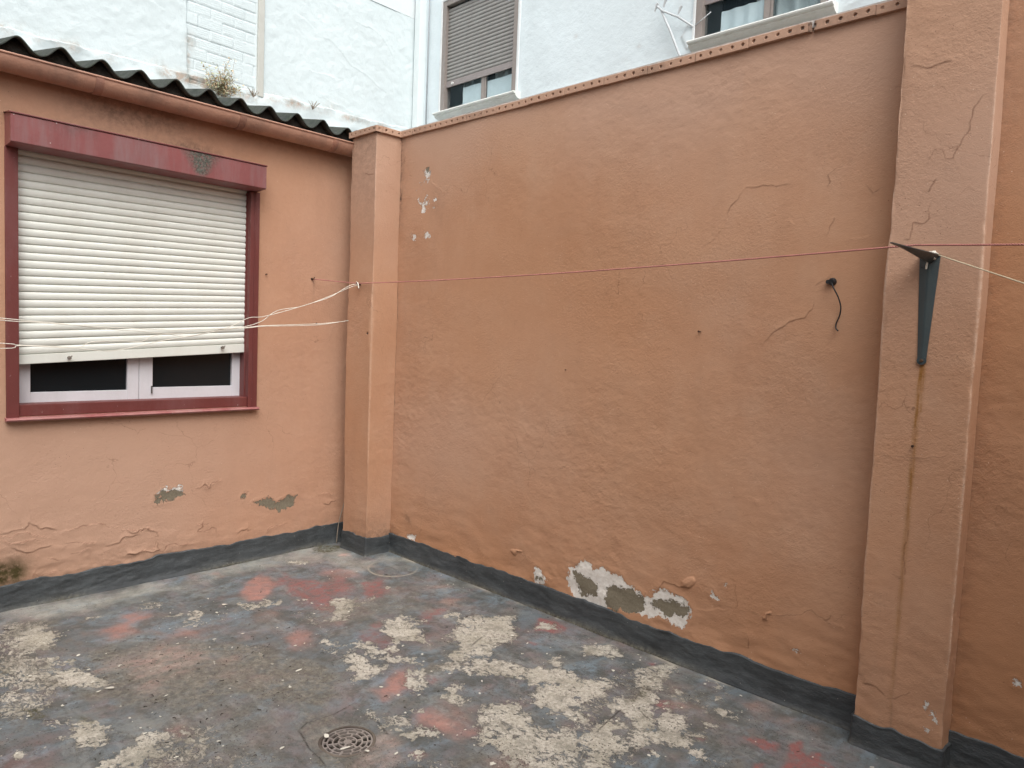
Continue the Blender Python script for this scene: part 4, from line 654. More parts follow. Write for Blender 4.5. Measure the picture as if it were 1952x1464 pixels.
def roof():
    # fibre cement sheets, corrugations running down the slope; the cut ends show over the gutter
    ys = np.arange(-5.2, .085, .0064); ts = np.array([0., .05, .4, 1, 2, 3.15])
    pitch = .193; slope = .20
    def surf(dz, t, lip=0):
        ph = (ys+.194)/pitch*2*math.pi; h = .034*np.cos(ph)+.003*np.cos(2*ph)
        jit = np.interp(ys, np.arange(-5.4, .3, pitch), np.random.default_rng(3).normal(0, .0035, 30)[:len(np.arange(-5.4, .3, pitch))])
        return h+2.912+jit+dz+slope*t
    rowsP = []
    for t in ts: rowsP.append(np.stack([np.full(len(ys), .075-t), ys, surf(0, t)], 1))
    top = np.stack(rowsP, 1); bot = top.copy(); bot[..., 2] -= .0085
    P = np.concatenate([bot[:, ::-1], top], 1)
    t = NT('weathered_fibre_cement')
    col = t.mix(t.mr(t.noise(12, 6, .7), .35, .65), (.038, .046, .041), (.075, .080, .074))
    col = t.mix(t.mr(t.noise(40, 6, .75), .52, .62, 0, .7), col, (.045, .062, .035))
    m = t.done(col, .9, t.bump(t.ma('MULTIPLY', t.noise(80, 6, .7), .004), 1.), .2)
    rf = grid_mesh('roof', P, m, house)
    # mortar bed that closes the corrugations behind the sheet ends
    n = len(ys); q = np.zeros((n, 3, 3)); h = surf(-.011, .06)
    q[:, 0] = np.stack([np.full(n, .012), ys, np.full(n, 2.84)], 1); q[:, 1] = np.stack([np.full(n, .012), ys, h], 1); q[:, 2] = np.stack([np.full(n, -.3), ys, h+.06], 1)
    grid_mesh('eaves_mortar', q, mat_plain('dark_mortar', (.06, .058, .05), .95, .4, .2, 0, .006), rf)
    r2_ = MB(); pts = []
    for i in range(13):
        a = math.pi*i/12; pts.append((.105+.095*math.cos(a), 2.925+.11*math.sin(a)))
    prof = pts+[(.01+.0, 2.9), (.2, 2.9)][0:0]
    inner = [(.105+(p-.105)*.84, 2.925+(q-2.925)*.84) for p, q in pts[::-1]]
    r2_.prism(pts+inner, -.62, .06, 'x')
    r2_.build('ridge_tile', mat_paint('old_clay_tile', (.40, .24, .17), (.36, .36, .33), .9, .9, .002, (.42, .43, .40), .8), rf, True, 35)
    gt = MB(); R = .071; cx, cz = .079, 2.826
    prof = [(cx+R*math.cos(a), cz+R*math.sin(a)) for a in [math.pi+math.pi*i/20 for i in range(21)]]
    prof_i = [(cx+(p-cx)*.965, cz+(q-cz)*.965) for p, q in prof[::-1]]
    gt.prism(prof+prof_i, -5.2, -.105, 'y')
    lip = [(cx+R+.001+.0062*math.cos(a), cz+.004+.0062*math.sin(a)) for a in [2*math.pi*i/10 for i in range(10)]]
    gt.prism(lip, -5.2, -.105, 'y')
    gt.poly([(p, -.106, q) for p, q in prof])
    g = gt.build('gutter', mat_paint('painted_gutter', (.48, .27, .19), (.41, .225, .16), .42, .7, .0012, (.17, .115, .09), .55), house, True, 40)
    gm = mat_paint('gutter_joint_paint', (.42, .20, .135), (.30, .16, .12), .5, .8, .0015, (.10, .075, .06), .8)
    for y in (-1.775, -.985, -.335, -2.65):
        j = MB(); o_ = [(cx+(R+.0035)*math.cos(a), cz+(R+.0035)*math.sin(a)) for a in [math.pi+math.pi*i/20 for i in range(21)]]
        i_ = [(cx+(R-.004)*math.cos(a), cz+(R-.004)*math.sin(a)) for a in [2*math.pi-math.pi*i/20 for i in range(21)]]
        j.prism(o_+i_, y-.018, y+.022, 'y'); j.build('gutter_joint', gm, g, True, 40)
roof()

def house_window():
    # outer frame in three dark red boards, standing a little proud of the render
    f = MB(); f.box(-.10, .014, -2.170, -2.113, 1.022, 2.41, .003); f.box(-.045, .016, -.862, -.801, 1.022, 2.405, .003)
    f.box(-.10, -.030, -.868, -.855, 1.05, 2.40, .002)
    f.box(.0165, .020, -.836, -.829, 1.03, 2.40, .001)
    f.box(-.10, .004, -2.113, -.862, 1.026, 1.088, .004)
    win = f.build('window', RED, house)
    sl_ = MB(); sl_.prism([(-.03, 1.0255), (.040, 1.020), (.046, 1.012), (.040, 1.004), (-.02, 1.004)], -2.176, -.796, 'y')
    sl_.build('sill', mat_paint('worn_maroon_paint', (.27, .07, .07), (.36, .16, .15), .55, .9, .001, (.40, .25, .23), .6, (.5, .44, .4), .66), win)
    bx = MB(); bx.prism([(-.02, 2.575), (.118, 2.558), (.126, 2.548), (.126, 2.418), (.118, 2.412), (-.02, 2.408)], -2.168, -.817, 'y')
    bo = bx.build('shutter_box', shutter_box_mat(), win)
    cv = MB(); cv.prism([(.0, 2.5775), (.128, 2.5615), (.131, 2.556), (.128, 2.553), (.0, 2.5765)], -2.174, -.813, 'y')
    cv.build('box_lid', RED, win)
    # roller shutter hanging crooked: its right end is pulled higher than the left
    n = 26; prof = []
    y0, y1 = -2.106, -.864; ytop = 2.425
    def zz(k, y):
        f_ = (y-y0)/(y1-y0); return ytop-k*((ytop-1.347)/n*(1-f_)+(ytop-1.432)/n*f_)
    ys = np.linspace(y0, y1, 12); shp = [(0, .0), (.10, .0055), (.28, .0085), (.5, .0086), (.72, .0078), (.88, .0046), (.93, -.001), (.999, -.0035)]
    pr = []
    for k in range(n):
        for t_, d in shp: pr.append((k+t_, d))
    pr.append((n, 0.))
    sg = .0025*np.sin(np.linspace(0, 3, 12))
    P = np.zeros((12, len(pr), 3))
    rr = np.random.default_rng(9).normal(0, .0006, n+1)
    for i, y in enumerate(ys):
        for j, (k, d) in enumerate(pr): P[i, j] = (-.046+d+rr[int(k)]*(i/11.)+sg[i]*.4, y, zz(k, y))
    sh_ = grid_mesh('roller_shutter', P, CREAM, win, smooth=True, flip=True); sh_.data.set_sharp_from_angle(angle=math.radians(38))
    bb = MB(); za, zb = zz(n, y0), zz(n, y1); 
    for x0, x1 in ((-.052, -.036),):
        v = [(x0, y0, za-.05), (x1, y0, za-.05), (x1, y1, zb-.056), (x0, y1, zb-.056), (x0, y0, za), (x1, y0, za), (x1, y1, zb), (x0, y1, zb)]
        V = [bb.bm.verts.new(p) for p in v]
        for q in ((3,2,1,0),(4,5,6,7),(0,1,5,4),(1,2,6,5),(2,3,7,6),(3,0,4,7)): bb.bm.faces.new([V[i] for i in q])
    es = list(bb.bm.edges); bmesh.ops.bevel(bb.bm, geom=es, offset=.002, segments=2, affect='EDGES')
    bb.build('bottom_bar', CREAM, win)
    kn = mat_plain('corroded_steel', (.22, .19, .16), .6, .5, .4, .3)
    for y, z in ((-1.875, 1.335), (-1.018, 1.405)):
        s_ = MB(); s_.tube([(-.038, y, z), (-.020, y, z), (-.0195, y, z), (-.010, y, z)], [.006, .006, .010, .010], 10); s_.tube([(-.012, y, z), (-.008, y+.012, z+.012)], .003, 6)
        s_.build('stop_screw', kn, win, True, 40)
    # white timber casements behind the shutter
    rb = MB(); rb.box(-.14, -.085, -2.113, -.855, 1.078, 1.10)
    for a, b, c in ((-2.112, -2.040, 'L'), (-1.554, -1.4905, 'm'), (-1.488, -1.412, 'm'), (-.920, -.858, 'R')): pass
    sashes = ((-2.112, -1.4905, -2.040, -1.554), (-1.4885, -.858, -1.412, -.920))
    for (ya, yb, ga, gb) in sashes:
        s_ = MB(); s_.box(-.135, -.093, ya, ga, 1.082, 2.40, .003); s_.box(-.135, -.093, gb, yb, 1.082, 2.40, .003)
        zb_ = 1.143 if ya < -2 else 1.155
        s_.box(-.134, -.095, ga-.002, gb+.002, 1.082, zb_, .003); s_.box(-.134, -.095, ga-.002, gb+.002, 2.34, 2.40, .003)
        s_.build('sash', SASH, win)
        g = MB(); g.box(-.118, -.114, ga-.004, gb+.004, zb_-.005, 2.345); g.build('pane', mat_glass('dark_window_glass', (.010, .013, .015)), win)
    h_ = MB(); h_.tube([(-.088, -1.419, 1.120), (-.088, -1.419, 1.165)], .0045, 8); h_.build('hinge', mat_plain('dark_hinge', (.10, .09, .085), .6), win)

def shutter_box_mat():
    t = NT('faded_maroon_box_paint')
    col = t.mix(t.mr(t.noise(6, 5, .6), .3, .7), (.25, .078, .076), (.205, .066, .065))
    col = t.mix(t.mr(t.noise(9, 6, .7, t.stretch((1, 1, .12))), .42, .68, 0, .75), col, (.24, .155, .155))
    sep = t.n('ShaderNodeSeparateXYZ', {'Vector': t.tc}); y, z = sep.outputs[1], sep.outputs[2]
    # a mossy run where rain drips over the box
    dy = t.ma('ABSOLUTE', t.ma('ADD', y, 1.225)); ty = t.mr(z, 2.42, 2.56, .035, .13)
    m = t.ma('MULTIPLY', t.mr(t.ma('DIVIDE', dy, ty), 1.15, .4), t.mr(t.noise(48, 7, .8), .36, .5), clamp=True)
    m = t.ma('MULTIPLY', m, t.mr(z, 2.41, 2.44))
    col = t.mix(m, col, t.mix(t.mr(t.noise(80, 5, .7), .4, .6), (.030, .034, .022), (.13, .135, .115)))
    dy2 = t.ma('ABSOLUTE', t.ma('ADD', y, 1.90)); m2 = t.ma('MULTIPLY', t.mr(dy2, .16, .02), t.mr(z, 2.49, 2.56, 0, .8))
    m2 = t.ma('MULTIPLY', m2, t.mr(t.noise(30, 7, .8), .42, .6), clamp=True)
    col = t.mix(m2, col, (.085, .060, .055))
    col = t.mix(t.mr(t.vor(13), .045, .03), col, (.5, .42, .40))
    return t.done(col, .48, t.bump(t.ma('MULTIPLY', t.noise(50, 5, .6), .0014), 1.), .4)
house_window()

# ------------------------------------------------------------ white buildings behind
blank = empty('neighbouring_building', 'tall blank whitewashed building behind the corrugated roof with a patch of bare brickwork', 'building', (-5, 0, 0))
def white_left():
    s = .008; X0 = -3.2
    ys = np.arange(-2.6, 3.0, s); zs = rows(3.55, 5.6, s)
    Yg, Z = np.meshgrid(ys, zs, indexing='ij'); sh = Yg.shape
    R = .006*noise(sh, s, .35, .3, 201)+.0016*noise(sh, s, .06, .05, 202)+.001*noise(sh, s, .015, .015, 203)
    w = (noise(sh, s, .05, .05, 204), noise(sh, s, .05, .05, 205))
    lines = [[(1.55, 4.95), (1.75, 4.86), (2.0, 4.72), (2.1, 4.70), (2.35, 4.62), (2.7, 4.5)], [(-.9, 4.82), (-.6, 4.78), (-.35, 4.72), (-.2, 4.66)], [(1.2, 5.1), (1.5, 4.98)],
             [(2.0, 5.3), (2.4, 5.2), (2.6, 5.0)], [(1.35, 4.55), (1.6, 4.50), (1.9, 4.52)], [(1.5, 4.3), (1.8, 4.22), (2.2, 4.2)]]
    rel, ln = crack(Yg, Z, lines, .003, .03, (w[0]*4, w[1]*4)); R += rel; ln *= .45*np.clip(.5+.8*w[1], 0, 1)
    # exposed hollow brick, painted over: courses with ribs, open joints
    rag = noise(sh, s, .05, .05, 206)*.022
    inb = (Yg > .02+rag*.6) & (Yg < .765) & (Z > 3.96+rag)
    ch = .112; course = np.floor((Z+.0*Yg)/ch); ph = (Z/ch) % 1
    offb = (course % 2)*.13+.02*np.sin(course*7); pb = ((Yg+offb)/.255) % 1
    jz = np.exp(-(np.minimum(ph, 1-ph)*ch/.006)**2); jy = np.exp(-(np.minimum(pb, 1-pb)*.255/.006)**2)
    ribs = .0022*np.sin(ph*2*math.pi*5)
    rj = np.random.default_rng(8).random((200, 40)); ci = (course.astype(int) % 200); bi = (np.floor((Yg+offb)/.255).astype(int) % 40)
    jit = (rj[ci, bi]-.5)*.006
    ribs = ribs*.7; wide = (Yg > .62) | (Yg < .12)
    br = np.where(wide, jit*.5-.002, ribs+jit)-.010*np.maximum(jz*(rj[ci, (bi+3) % 40] > .35), jy*.8)
    R = np.where(inb, -.012+br+R*.25, R)
    ln = np.where(inb, np.maximum(ln, .35*np.maximum(jz*(rj[ci, (bi+3) % 40] > .45), jy*.7)*np.clip(.7+.6*w[0], 0, 1)), ln)
    # sloping mortar flashing at the roof junction, dirty along its edge
    zt = 4.05+.038*(Yg+.73)+.006*w[0]; R += np.where(Z < zt, .03+.01*w[1], 0)
    st = .85*np.exp(-((Z-zt+.045)/.05)**2)*np.clip(.45+.5*w[1], 0, 1.2)+.55*np.exp(-np.maximum(Z-zt, 0)/.05)*(Z > zt)*np.clip(.3+.6*w[0], 0, 1)
    st += .8*np.exp(-((Yg-.06)/.05)**2-((Z-4.42)/.08)**2)+.6*np.exp(-((Yg-.05)/.02)**2)*np.exp(-((Z-4.2)/.2)**2)
    st += .5*np.exp(-((Yg-.35)/.35)**2-((Z-4.0)/.10)**2)
    R = R.clip(-.05, .08)
    P = np.stack([X0+R, Yg, Z], -1)
    grid_mesh('wall', P, WHITE, blank, dict(stain=np.clip(st, 0, 1), crack=ln))
    b = MB(); b.box(-9, X0-.06, -6, 3.0, 0, 8.5); b.box(X0-.06, X0, -6, -2.6, 0, 8.5); b.box(X0-.06, X0, -2.6, 3.0, 5.6, 8.5); b.box(X0-.06, X0, -2.6, 3.0, 0, 3.55)
    b.build('masonry', mat_plain('whitewashed_masonry', (.74, .80, .82), .9, .05), blank)
    p = MB(); p.box(X0-.01, X0+.03, .775, .845, 4.055, 8.2, .006)
    p.build('cable_duct', mat_paint('cream_duct', (.56, .56, .52), (.50, .50, .46), .6, .5), blank)
white_left()

flats = empty('apartment_building', 'white rendered building with two shuttered windows above the yard wall', 'building', (1.5, 6, 0))
def white_right():
    s = .0085; Y0 = 3.0
    xs = np.arange(-3.2, 3.4, s); zs = rows(3.6, 6.1, s)
    X, Z = np.meshgrid(xs, zs, indexing='ij'); sh = X.shape
    R = .004*noise(sh, s, .35, .3, 221)+.0010*noise(sh, s, .05, .05, 222)
    w = (noise(sh, s, .05, .05, 223), noise(sh, s, .05, .05, 224))
    # patched render around the old bracket, and pock marks
    d = poly_sd(X, Z, [(.80, 4.52), (.98, 4.62), (.92, 4.38), (.98, 4.26), (.80, 4.30), (.74, 4.42)], .1); R += np.clip(d+.02, 0, .02)*.5
    st = .35*np.exp(-(np.abs(d)/.02)**2)+.55*np.exp(-np.maximum(Z-4.0, 0)/.16)*np.clip(w[0], 0, 1)
    st = np.where(d <= -.099, st*1.0, st)
    for cx_, cz_ in ((.25, 4.45), (-.55, 4.75), (1.15, 4.25)): st += .3*np.exp(-((X-cx_)/.03)**2-((Z-cz_)/.025)**2)
    lines = [[(-1.3, 4.24), (-.6, 4.22), (.2, 4.21), (.7, 4.22)], [(2.2, 4.3), (2.6, 4.36), (3.1, 4.33)], [(2.35, 4.5), (2.7, 4.46)]]
    rel, ln = crack(X, Z, lines, .008, .04, w); R += rel
    wins = ((-2.718, -1.405), (.878, 2.085)); WB0, WT0 = 4.335, 5.70
    xc = (xs[:-1]+xs[1:])/2; zc = (zs[:-1]+zs[1:])/2; keep = np.ones((len(xc), len(zc)), bool)
    for a, b in wins: keep &= ~(((xc > a-.01) & (xc < b+.01))[:, None] & ((zc > WB0-.01) & (zc < WT0+.01))[None, :])
    P = np.stack([X, Y0-R, Z], -1)
    grid_mesh('wall', P, mat_white('white_limewash_cool', (.74, .83, .865)), flats, dict(stain=np.clip(st, 0, 1), crack=ln*.7), keep)
    b = MB(); b.box(-9, 7, Y0+.5, 11, 0, 9.2); b.box(-3.2, 7, Y0+.02, Y0+.5, 0, 3.6); b.box(-3.2, 7, Y0+.02, Y0+.5, 6.1, 9.2)
    b.box(3.4, 7, Y0+.001, Y0+.5, 3.6, 6.1); b.box(-9, -3.2, Y0, Y0+.5, 0, 9.2)
    b.build('masonry', mat_plain('whitewashed_masonry_cool', (.72, .79, .82), .9, .05), flats)
    t = MB(); t.box(-3.17, -3.06, Y0-.10, Y0+.02, 3.0, 8.4, .01)
    t.build('downpipe_casing', mat_paint('white_casing', (.78, .85, .86), (.74, .81, .82), .6), flats)
    t = MB(); t.box(-3.197, -3.172, Y0-.05, Y0+.01, 3.0, 8.4, .004); t.build('recess_shade_strip', mat_paint('grey_green_recess_shade', (.52, .58, .57), (.47, .53, .52), .6), flats)  # grey-green strip standing in for the shaded recess at the corner
    t = MB(); t.tube([(-2.985, Y0-.016, 3.2), (-2.985, Y0-.016, 8.0)], .009, 8); t.build('cable', mat_plain('grey_shadow_line', (.42, .45, .48), .6), flats, True)  # thin grey tube standing in for a shadow line at the wall edge
    for i, (a, c) in enumerate(wins):
        f = MB(); f.box(a, a+.065, Y0-.012, Y0+.10, WB0, WT0, .003); f.box(c-.065, c, Y0-.012, Y0+.10, WB0, WT0, .003)
        f.box(a+.065, c-.065, Y0+.02, Y0+.10, WB0, WB0+.035, .002); f.box(a+.065, c-.065, Y0-.01, Y0+.10, WT0-.06, WT0, .003)
        wn_ = f.build('window', BROWN, flats)
        tr = MB(); tr.box(a-.028, a-.002, Y0-.02, Y0+.02, WB0, WT0+.05, .004); tr.box(a-.028, c+.03, Y0-.021, Y0+.02, WT0+.002, WT0+.05, .004); tr.box(c+.002, c+.03, Y0-.016, Y0+.02, WB0, WT0, .004)
        tr.build('surround', mat_paint('white_surround', (.80, .84, .85), rough=.7), wn_)
        sl_ = MB()
        sl_.prism([(Y0+.02, WB0-.002), (Y0-.115, WB0-.020), (Y0-.120, WB0-.030), (Y0-.115, WB0-.042), (Y0-.085, WB0-.048), (Y0-.085, WB0-.062), (Y0-.055, WB0-.082), (Y0+.02, WB0-.10)], a-.02, c+.075, 'x')
        sl_.build('sill', mat_paint('white_stone_sill', (.84, .86, .83), (.76, .78, .75), .8, .6, .002, (.55, .55, .50), .4), wn_)
        zb = 4.645 if i == 0 else 4.66
        xa_, xb_ = a+.062, c-.062; n = int((WT0-.05-zb-.075)/.0445); pr = []
        for k in range(n):
            for t_, d_ in ((0, 0), (.2, .006), (.5, .009), (.8, .006), (.9, -.002), (.999, -.004)): pr.append((zb+.075+(n-k-t_)*.0445, d_))
        P = np.zeros((2, len(pr), 3))
        for j, (z_, d_) in enumerate(pr): P[0, j] = (xa_, Y0+.035-d_, z_); P[1, j] = (xb_, Y0+.035-d_, z_)
        grid_mesh('roller_shutter', P, GREYSH, wn_, smooth=False, flip=False)
        q = MB(); q.box(xa_, xb_, Y0+.024, Y0+.040, zb, zb+.074, .003); q.build('bottom_bar', mat_plain('taupe_bar', (.31, .275, .27), .5), wn_)
        if i == 0:
            q = MB(); q.tube([(xa_+.13, Y0+.03, zb+.03), (xa_+.13, Y0+.005, zb+.03)], .016, 10); q.build('stop_button', mat_plain('white_plastic_stop', (.8, .8, .78), .4), wn_, True, 40)
        mid = (a+c)/2+.06
        s_ = MB(); s_.box(mid-.03, mid+.025, Y0+.042, Y0+.07, WB0+.035, 5.6, .002); s_.box(mid+.028, mid+.05, Y0+.045, Y0+.075, WB0+.035, 5.6, .002)
        s_.build('mullion', BROWN, wn_)
        q = MB(); q.box(xa_, xb_, Y0+.052, Y0+.055, WB0+.03, 5.65); q.build('pane', mat_glass('clear_window_glass', (.05, .08, .10), .9), wn_)
        # curtains and a paler half-height sheet inside
        def wavy(x0, x1, z0, z1, y, amp, lam, name, m_):
            xx = np.linspace(x0, x1, 60); zz_ = np.linspace(z0, z1, 4); P_ = np.zeros((60, 4, 3))
            for ii, xv in enumerate(xx):
                for jj, zv in enumerate(zz_): P_[ii, jj] = (xv, y+amp*math.sin(xv/lam*6.283+.6*math.sin(xv*9)), zv)
            grid_mesh(name, P_, m_, wn_)
        cm = mat_plain('sheer_curtain', (.80, .85, .85), .9, .1); cm2 = mat_plain('pale_sheet', (.88, .93, .95), .9, .08)
        if i == 0:
            wavy(a+.27, mid-.10, WB0, 5.6, Y0+.15, .02, .16, 'curtain', mat_plain('shaded_curtain', (.5, .56, .57), .9)); wavy(mid+.08, c-.03, WB0, 5.6, Y0+.14, .025, .15, 'curtain', cm)
            wavy(a+.34, mid-.04, WB0, 4.60, Y0+.064, .003, .3, 'pale_half_sheet', cm2); wavy(mid+.06, c-.08, WB0, 4.59, Y0+.064, .003, .3, 'pale_half_sheet', cm2)
        else:
            wavy(a+.50, c-.03, WB0, 5.6, Y0+.15, .025, .15, 'curtain', cm); wavy(a+.22, mid-.04, WB0, 4.57, Y0+.066, .006, .14, 'pale_half_sheet', cm2)
        rm = MB(); rm.box(a+.01, c-.01, Y0+.46, Y0+.47, WB0, WT0); rm.build('room_back', mat_plain('dark_room', (.03, .04, .05), .9), wn_)
white_right()
''

# ------------------------------------------------------------ small things
STEEL = mat_paint('dark_green_grey_enamel', (.045, .068, .075), (.036, .052, .058), .38, .5, .0004, (.075, .06, .045), .25, (.16, .11, .08), .74)
br = empty('shelf_bracket', 'dark grey steel shelf bracket screwed to the right pilaster', 'bracket', (3.724, -.10, 1.9))
def bracket():
    m = MB(); yf = -.103; zt, zb = 1.902, 1.525; xc0, xc1 = 3.7235, 3.7225; w0, w1 = .034, .0145
    # wall leg: folded V section, wide at the top and narrow at the foot
    n = 10
    def ring(t):
        z = zt+(zb-zt)*t; w = w0+(w1-w0)*t; xc = xc0+(xc1-xc0)*t; d = .016*(1-t)+.008*t
        return [(xc-w, yf, z), (xc-w, yf-.003, z), (xc-.0035, yf-d, z), (xc+.0035, yf-d, z), (xc+w, yf-.003, z), (xc+w, yf, z)]
    rg = [[m.bm.verts.new(p) for p in ring(i/n)] for i in range(n+1)]
    for i in range(n):
        for k in range(6): m.bm.faces.new((rg[i][k], rg[i][(k+1) % 6], rg[i+1][(k+1) % 6], rg[i+1][k]))
    m.bm.faces.new(rg[0]); m.bm.faces.new(rg[-1][::-1])
    m.tube([(3.7225, yf, 1.521), (3.7225, yf-.006, 1.521)], .016, 14)
    leg = m.build('leg', STEEL, br)
    a = MB(); ya, yb = -.104, -.605
    def ring2(t):
        y = ya+(yb-ya)*t; w = w0*(1-t)+.004*t; z = 1.906-.015*t; d = .030*(1-t)**1.3+.002; x = 3.724+.011*t
        return [(x-w, y, z), (x-w, y, z-.003), (x-.003, y, z-d), (x+.003, y, z-d), (x+w, y, z-.003), (x+w, y, z)]
    rg = [[a.bm.verts.new(p) for p in ring2(i/n)] for i in range(n+1)]
    for i in range(n):
        for k in range(6): a.bm.faces.new((rg[i][k], rg[i][(k+1) % 6], rg[i+1][(k+1) % 6], rg[i+1][k]))
    a.bm.faces.new(rg[0]); a.bm.faces.new(rg[-1][::-1])
    a.build('arm', STEEL, br)
    s = MB(); s.tube([(3.7225, -.108, 1.521), (3.7225, -.114, 1.521)], [.007, .005], 10); s.build('screw', mat_plain('rusty_screw', (.10, .055, .03), .8, .4), br, True, 40)
    s = MB(); s.tube([(3.701, -.108, 1.862), (3.701, -.1115, 1.862)], [.005, .004], 10); s.build('screw', mat_plain('painted_screw', (.05, .065, .07), .5), br, True, 40)
bracket()

def catmull(pts, k=6):
    P = [Vector(p) for p in pts]; P = [P[0]*2-P[1]]+P+[P[-1]*2-P[-2]]; out = []
    for i in range(1, len(P)-2):
        for j in range(k):
            t = j/k; a, b, c, d = P[i-1], P[i], P[i+1], P[i+2]
            out.append(.5*((2*b)+(c-a)*t+(2*a-5*b+4*c-d)*t*t+(3*b-a-3*c+d)*t**3))
    out.append(P[-2]); return out

def twist(name, pts, r, pitch, mat, strands=2, parent=None, seg=5):
    """laid cord: strands wound round each other"""
    pts = [Vector(p) for p in pts]; L = [0]
    for a, b in zip(pts, pts[1:]): L.append(L[-1]+(b-a).length)
    n = int(L[-1]/(pitch/7)); S = np.linspace(0, L[-1], n); C3 = np.stack([np.interp(S, L, [p[i] for p in pts]) for i in range(3)], 1)
    m = MB()
    for k in range(strands):
        q = []
        T = np.gradient(C3, axis=0); T /= np.linalg.norm(T, axis=1)[:, None]
        a = np.cross(T, [0, 0, 1.]); a /= np.linalg.norm(a, axis=1)[:, None]; b = np.cross(T, a)
        ph = S/pitch*2*math.pi+2*math.pi*k/strands
        D = C3+(np.cos(ph)[:, None]*a+np.sin(ph)[:, None]*b)*r*.5
        m.tube([tuple(p) for p in D], r*.58, seg)
    return m.build(name, mat, parent, True)

RROPE = mat_plain('faded_red_cord', (.52, .22, .19), .85, .3); WROPE = mat_plain('white_plastic_cord', (.78, .75, .66), .5, .12); YROPE = mat_plain('yellowed_cord', (.62, .54, .38), .6, .2)
def red_line():
    A0, B0, C0, D0 = Vector((.012, -.404, 1.888)), Vector((.262, -.216, 1.868)), Vector((3.738, -.361, 1.911)), Vector((5.6, -.75, 1.80))
    pts = []
    for (p, q, sag) in ((A0, B0, 0), (B0, C0, .018), (C0, D0, .01)):
        for i in range(24):
            t = i/24; v = p.lerp(q, t); v.z -= 4*sag*t*(1-t); pts.append(v)
    pts.append(D0)
    o = twist('clothesline', pts, .0036, .016, RROPE); tag(o, 'thin faded red clothesline stretched from the house across the whole yard wall', 'clothesline')
    # short white tie where it is caught on the bracket is part of the pale line below
red_line()
def white_line():
    K = Vector((3.742, -.115, 1.912))
    pts = [K.lerp(Vector((5.6, -1.5, 1.19)), i/30) for i in range(31)]
    K2 = Vector((3.742, -.118, 1.908)); tgt = Vector((4.045, -.34, 1.779)); d = tgt-K2; pts = [K2+d*(i/5.) for i in range(31)]
    pts = [p for p in pts if p.x < 5.6]
    o = empty('clothesline', 'yellowed cord tied to the steel bracket, running off to the right', 'clothesline', K2)
    twist('cord', pts, .0024, .011, YROPE, 2, o)
    kn = MB(); P = []
    for i in range(60):
        a = i/60*2*math.pi*3; P.append((3.741+.004*math.sin(a*.33), -.118+.018*math.sin(a)*(.7+.3*math.cos(a*.3))-.01, 1.902+.014*math.cos(a)))
    kn.tube(P, .0026, 6)
    kn.tube(catmull([(3.741, -.136, 1.900), (3.731, -.140, 1.893), (3.724, -.139, 1.874), (3.7215, -.137, 1.852)]), .0031, 7)
    kn.tube([(3.755, -.13, 1.905), (3.742, -.134, 1.913), (3.728, -.130, 1.915), (3.72, -.12, 1.912)], .0028, 6)
    kn.build('knot', WROPE, o, True)
white_line()

def left_ropes():
    anchor = [(.27, -2.8), (.27, -3.6), (.27, -5.2)]
    def ext(pts, zs): return [(x, y, z) for (x, y), z in zip(anchor[::-1], zs[::-1])]+list(pts)
    rp = [('clothesline', 'upper pair of white cords drooping across the house shutter to the pilaster hook', (ROPE_1, ROPE_2), ((1.58, 1.66, 1.86), (1.57, 1.65, 1.855)), ((0, 0, 0), (0.006, 0, 0))),
          ('clothesline', 'lower pair of tangled white cords crossing just above the bottom of the shutter', (ROPE_3, ROPE_4), ((1.44, 1.53, 1.75), (1.41, 1.51, 1.745)), ((-.004, 0, 0), (.004, 0, 0)))]
    for name, lab, ropes, zz, offs in rp:
        o = empty(name, lab, 'clothesline', (.27, -.21, 1.7), 'white clotheslines in front of the house')
        for r_, z_, of in zip(ropes, zz, offs):
            P = [Vector(p)+Vector(of) for p in ext(r_, z_)]
            m = MB(); m.tube(catmull(P, 5), .0021, 6); m.build('cord', WROPE, o, True)
        if ropes[0] is ROPE_3:
            m = MB(); m.tube(catmull([(.262, -.214, 1.860), (.272, -.222, 1.872), (.285, -.222, 1.868), (.296, -.226, 1.846), (.303, -.228, 1.832)]), .0036, 7)
            m.tube(catmull([(.262, -.214, 1.866), (.27, -.226, 1.878), (.285, -.224, 1.86), (.272, -.218, 1.852), (.262, -.22, 1.862)]), .0024, 6); m.build('knot', WROPE, o, True)
left_ropes()

NAIL = mat_plain('rusty_iron', (.085, .045, .03), .8, .5, .3, .2)
def nail(loc, d, label, size=1., hook=False):
    o = empty('nail' if not hook else 'hook', label, 'nail' if not hook else 'hook', loc)
    p = Vector(loc); d = Vector(d).normalized()
    m = MB(); q = [p-d*.015, p+d*.018*size]
    if hook:
        q += [p+d*.024*size+Vector((0, 0, .004)), p+d*.026*size+Vector((0, 0, .012*size))]
    m.tube(q, .0028*size, 8); m.build('shank', NAIL, o, True)
    if not hook:
        m = MB(); m.tube([p+d*.017*size, p+d*.020*size], .0055*size, 12); m.build('head', NAIL, o, True, 40)
    else:
        m = MB(); m.tube([p-d*.002, p+d*.003], .008*size, 12); m.build('plate', NAIL, o, True, 40)
nail((0, -.404, 1.888), (1, 0, 0), 'rusty hook in the house wall holding the red clothesline', 1.1, True)
nail((.278, -.2, 1.862), (0, -1, 0), 'rusty hook on the corner pilaster where the white cords are knotted', 1.1, True)
nail((.150, -.2, 1.612), (0, -1, 0), 'small nail at the left edge of the corner pilaster holding the lower cords', .9)
nail((0, -.747, 1.89), (1, 0, 0), 'small nail with plaster dab just right of the red shutter box', .9)
nail((0, -.368, 1.586), (1, 0, 0), 'small nail in the house wall below the lower white cord', .7)
nail((2.758, 0, 1.607), (0, -1, 0), 'rusty nail alone in the right half of the yard wall', .9)
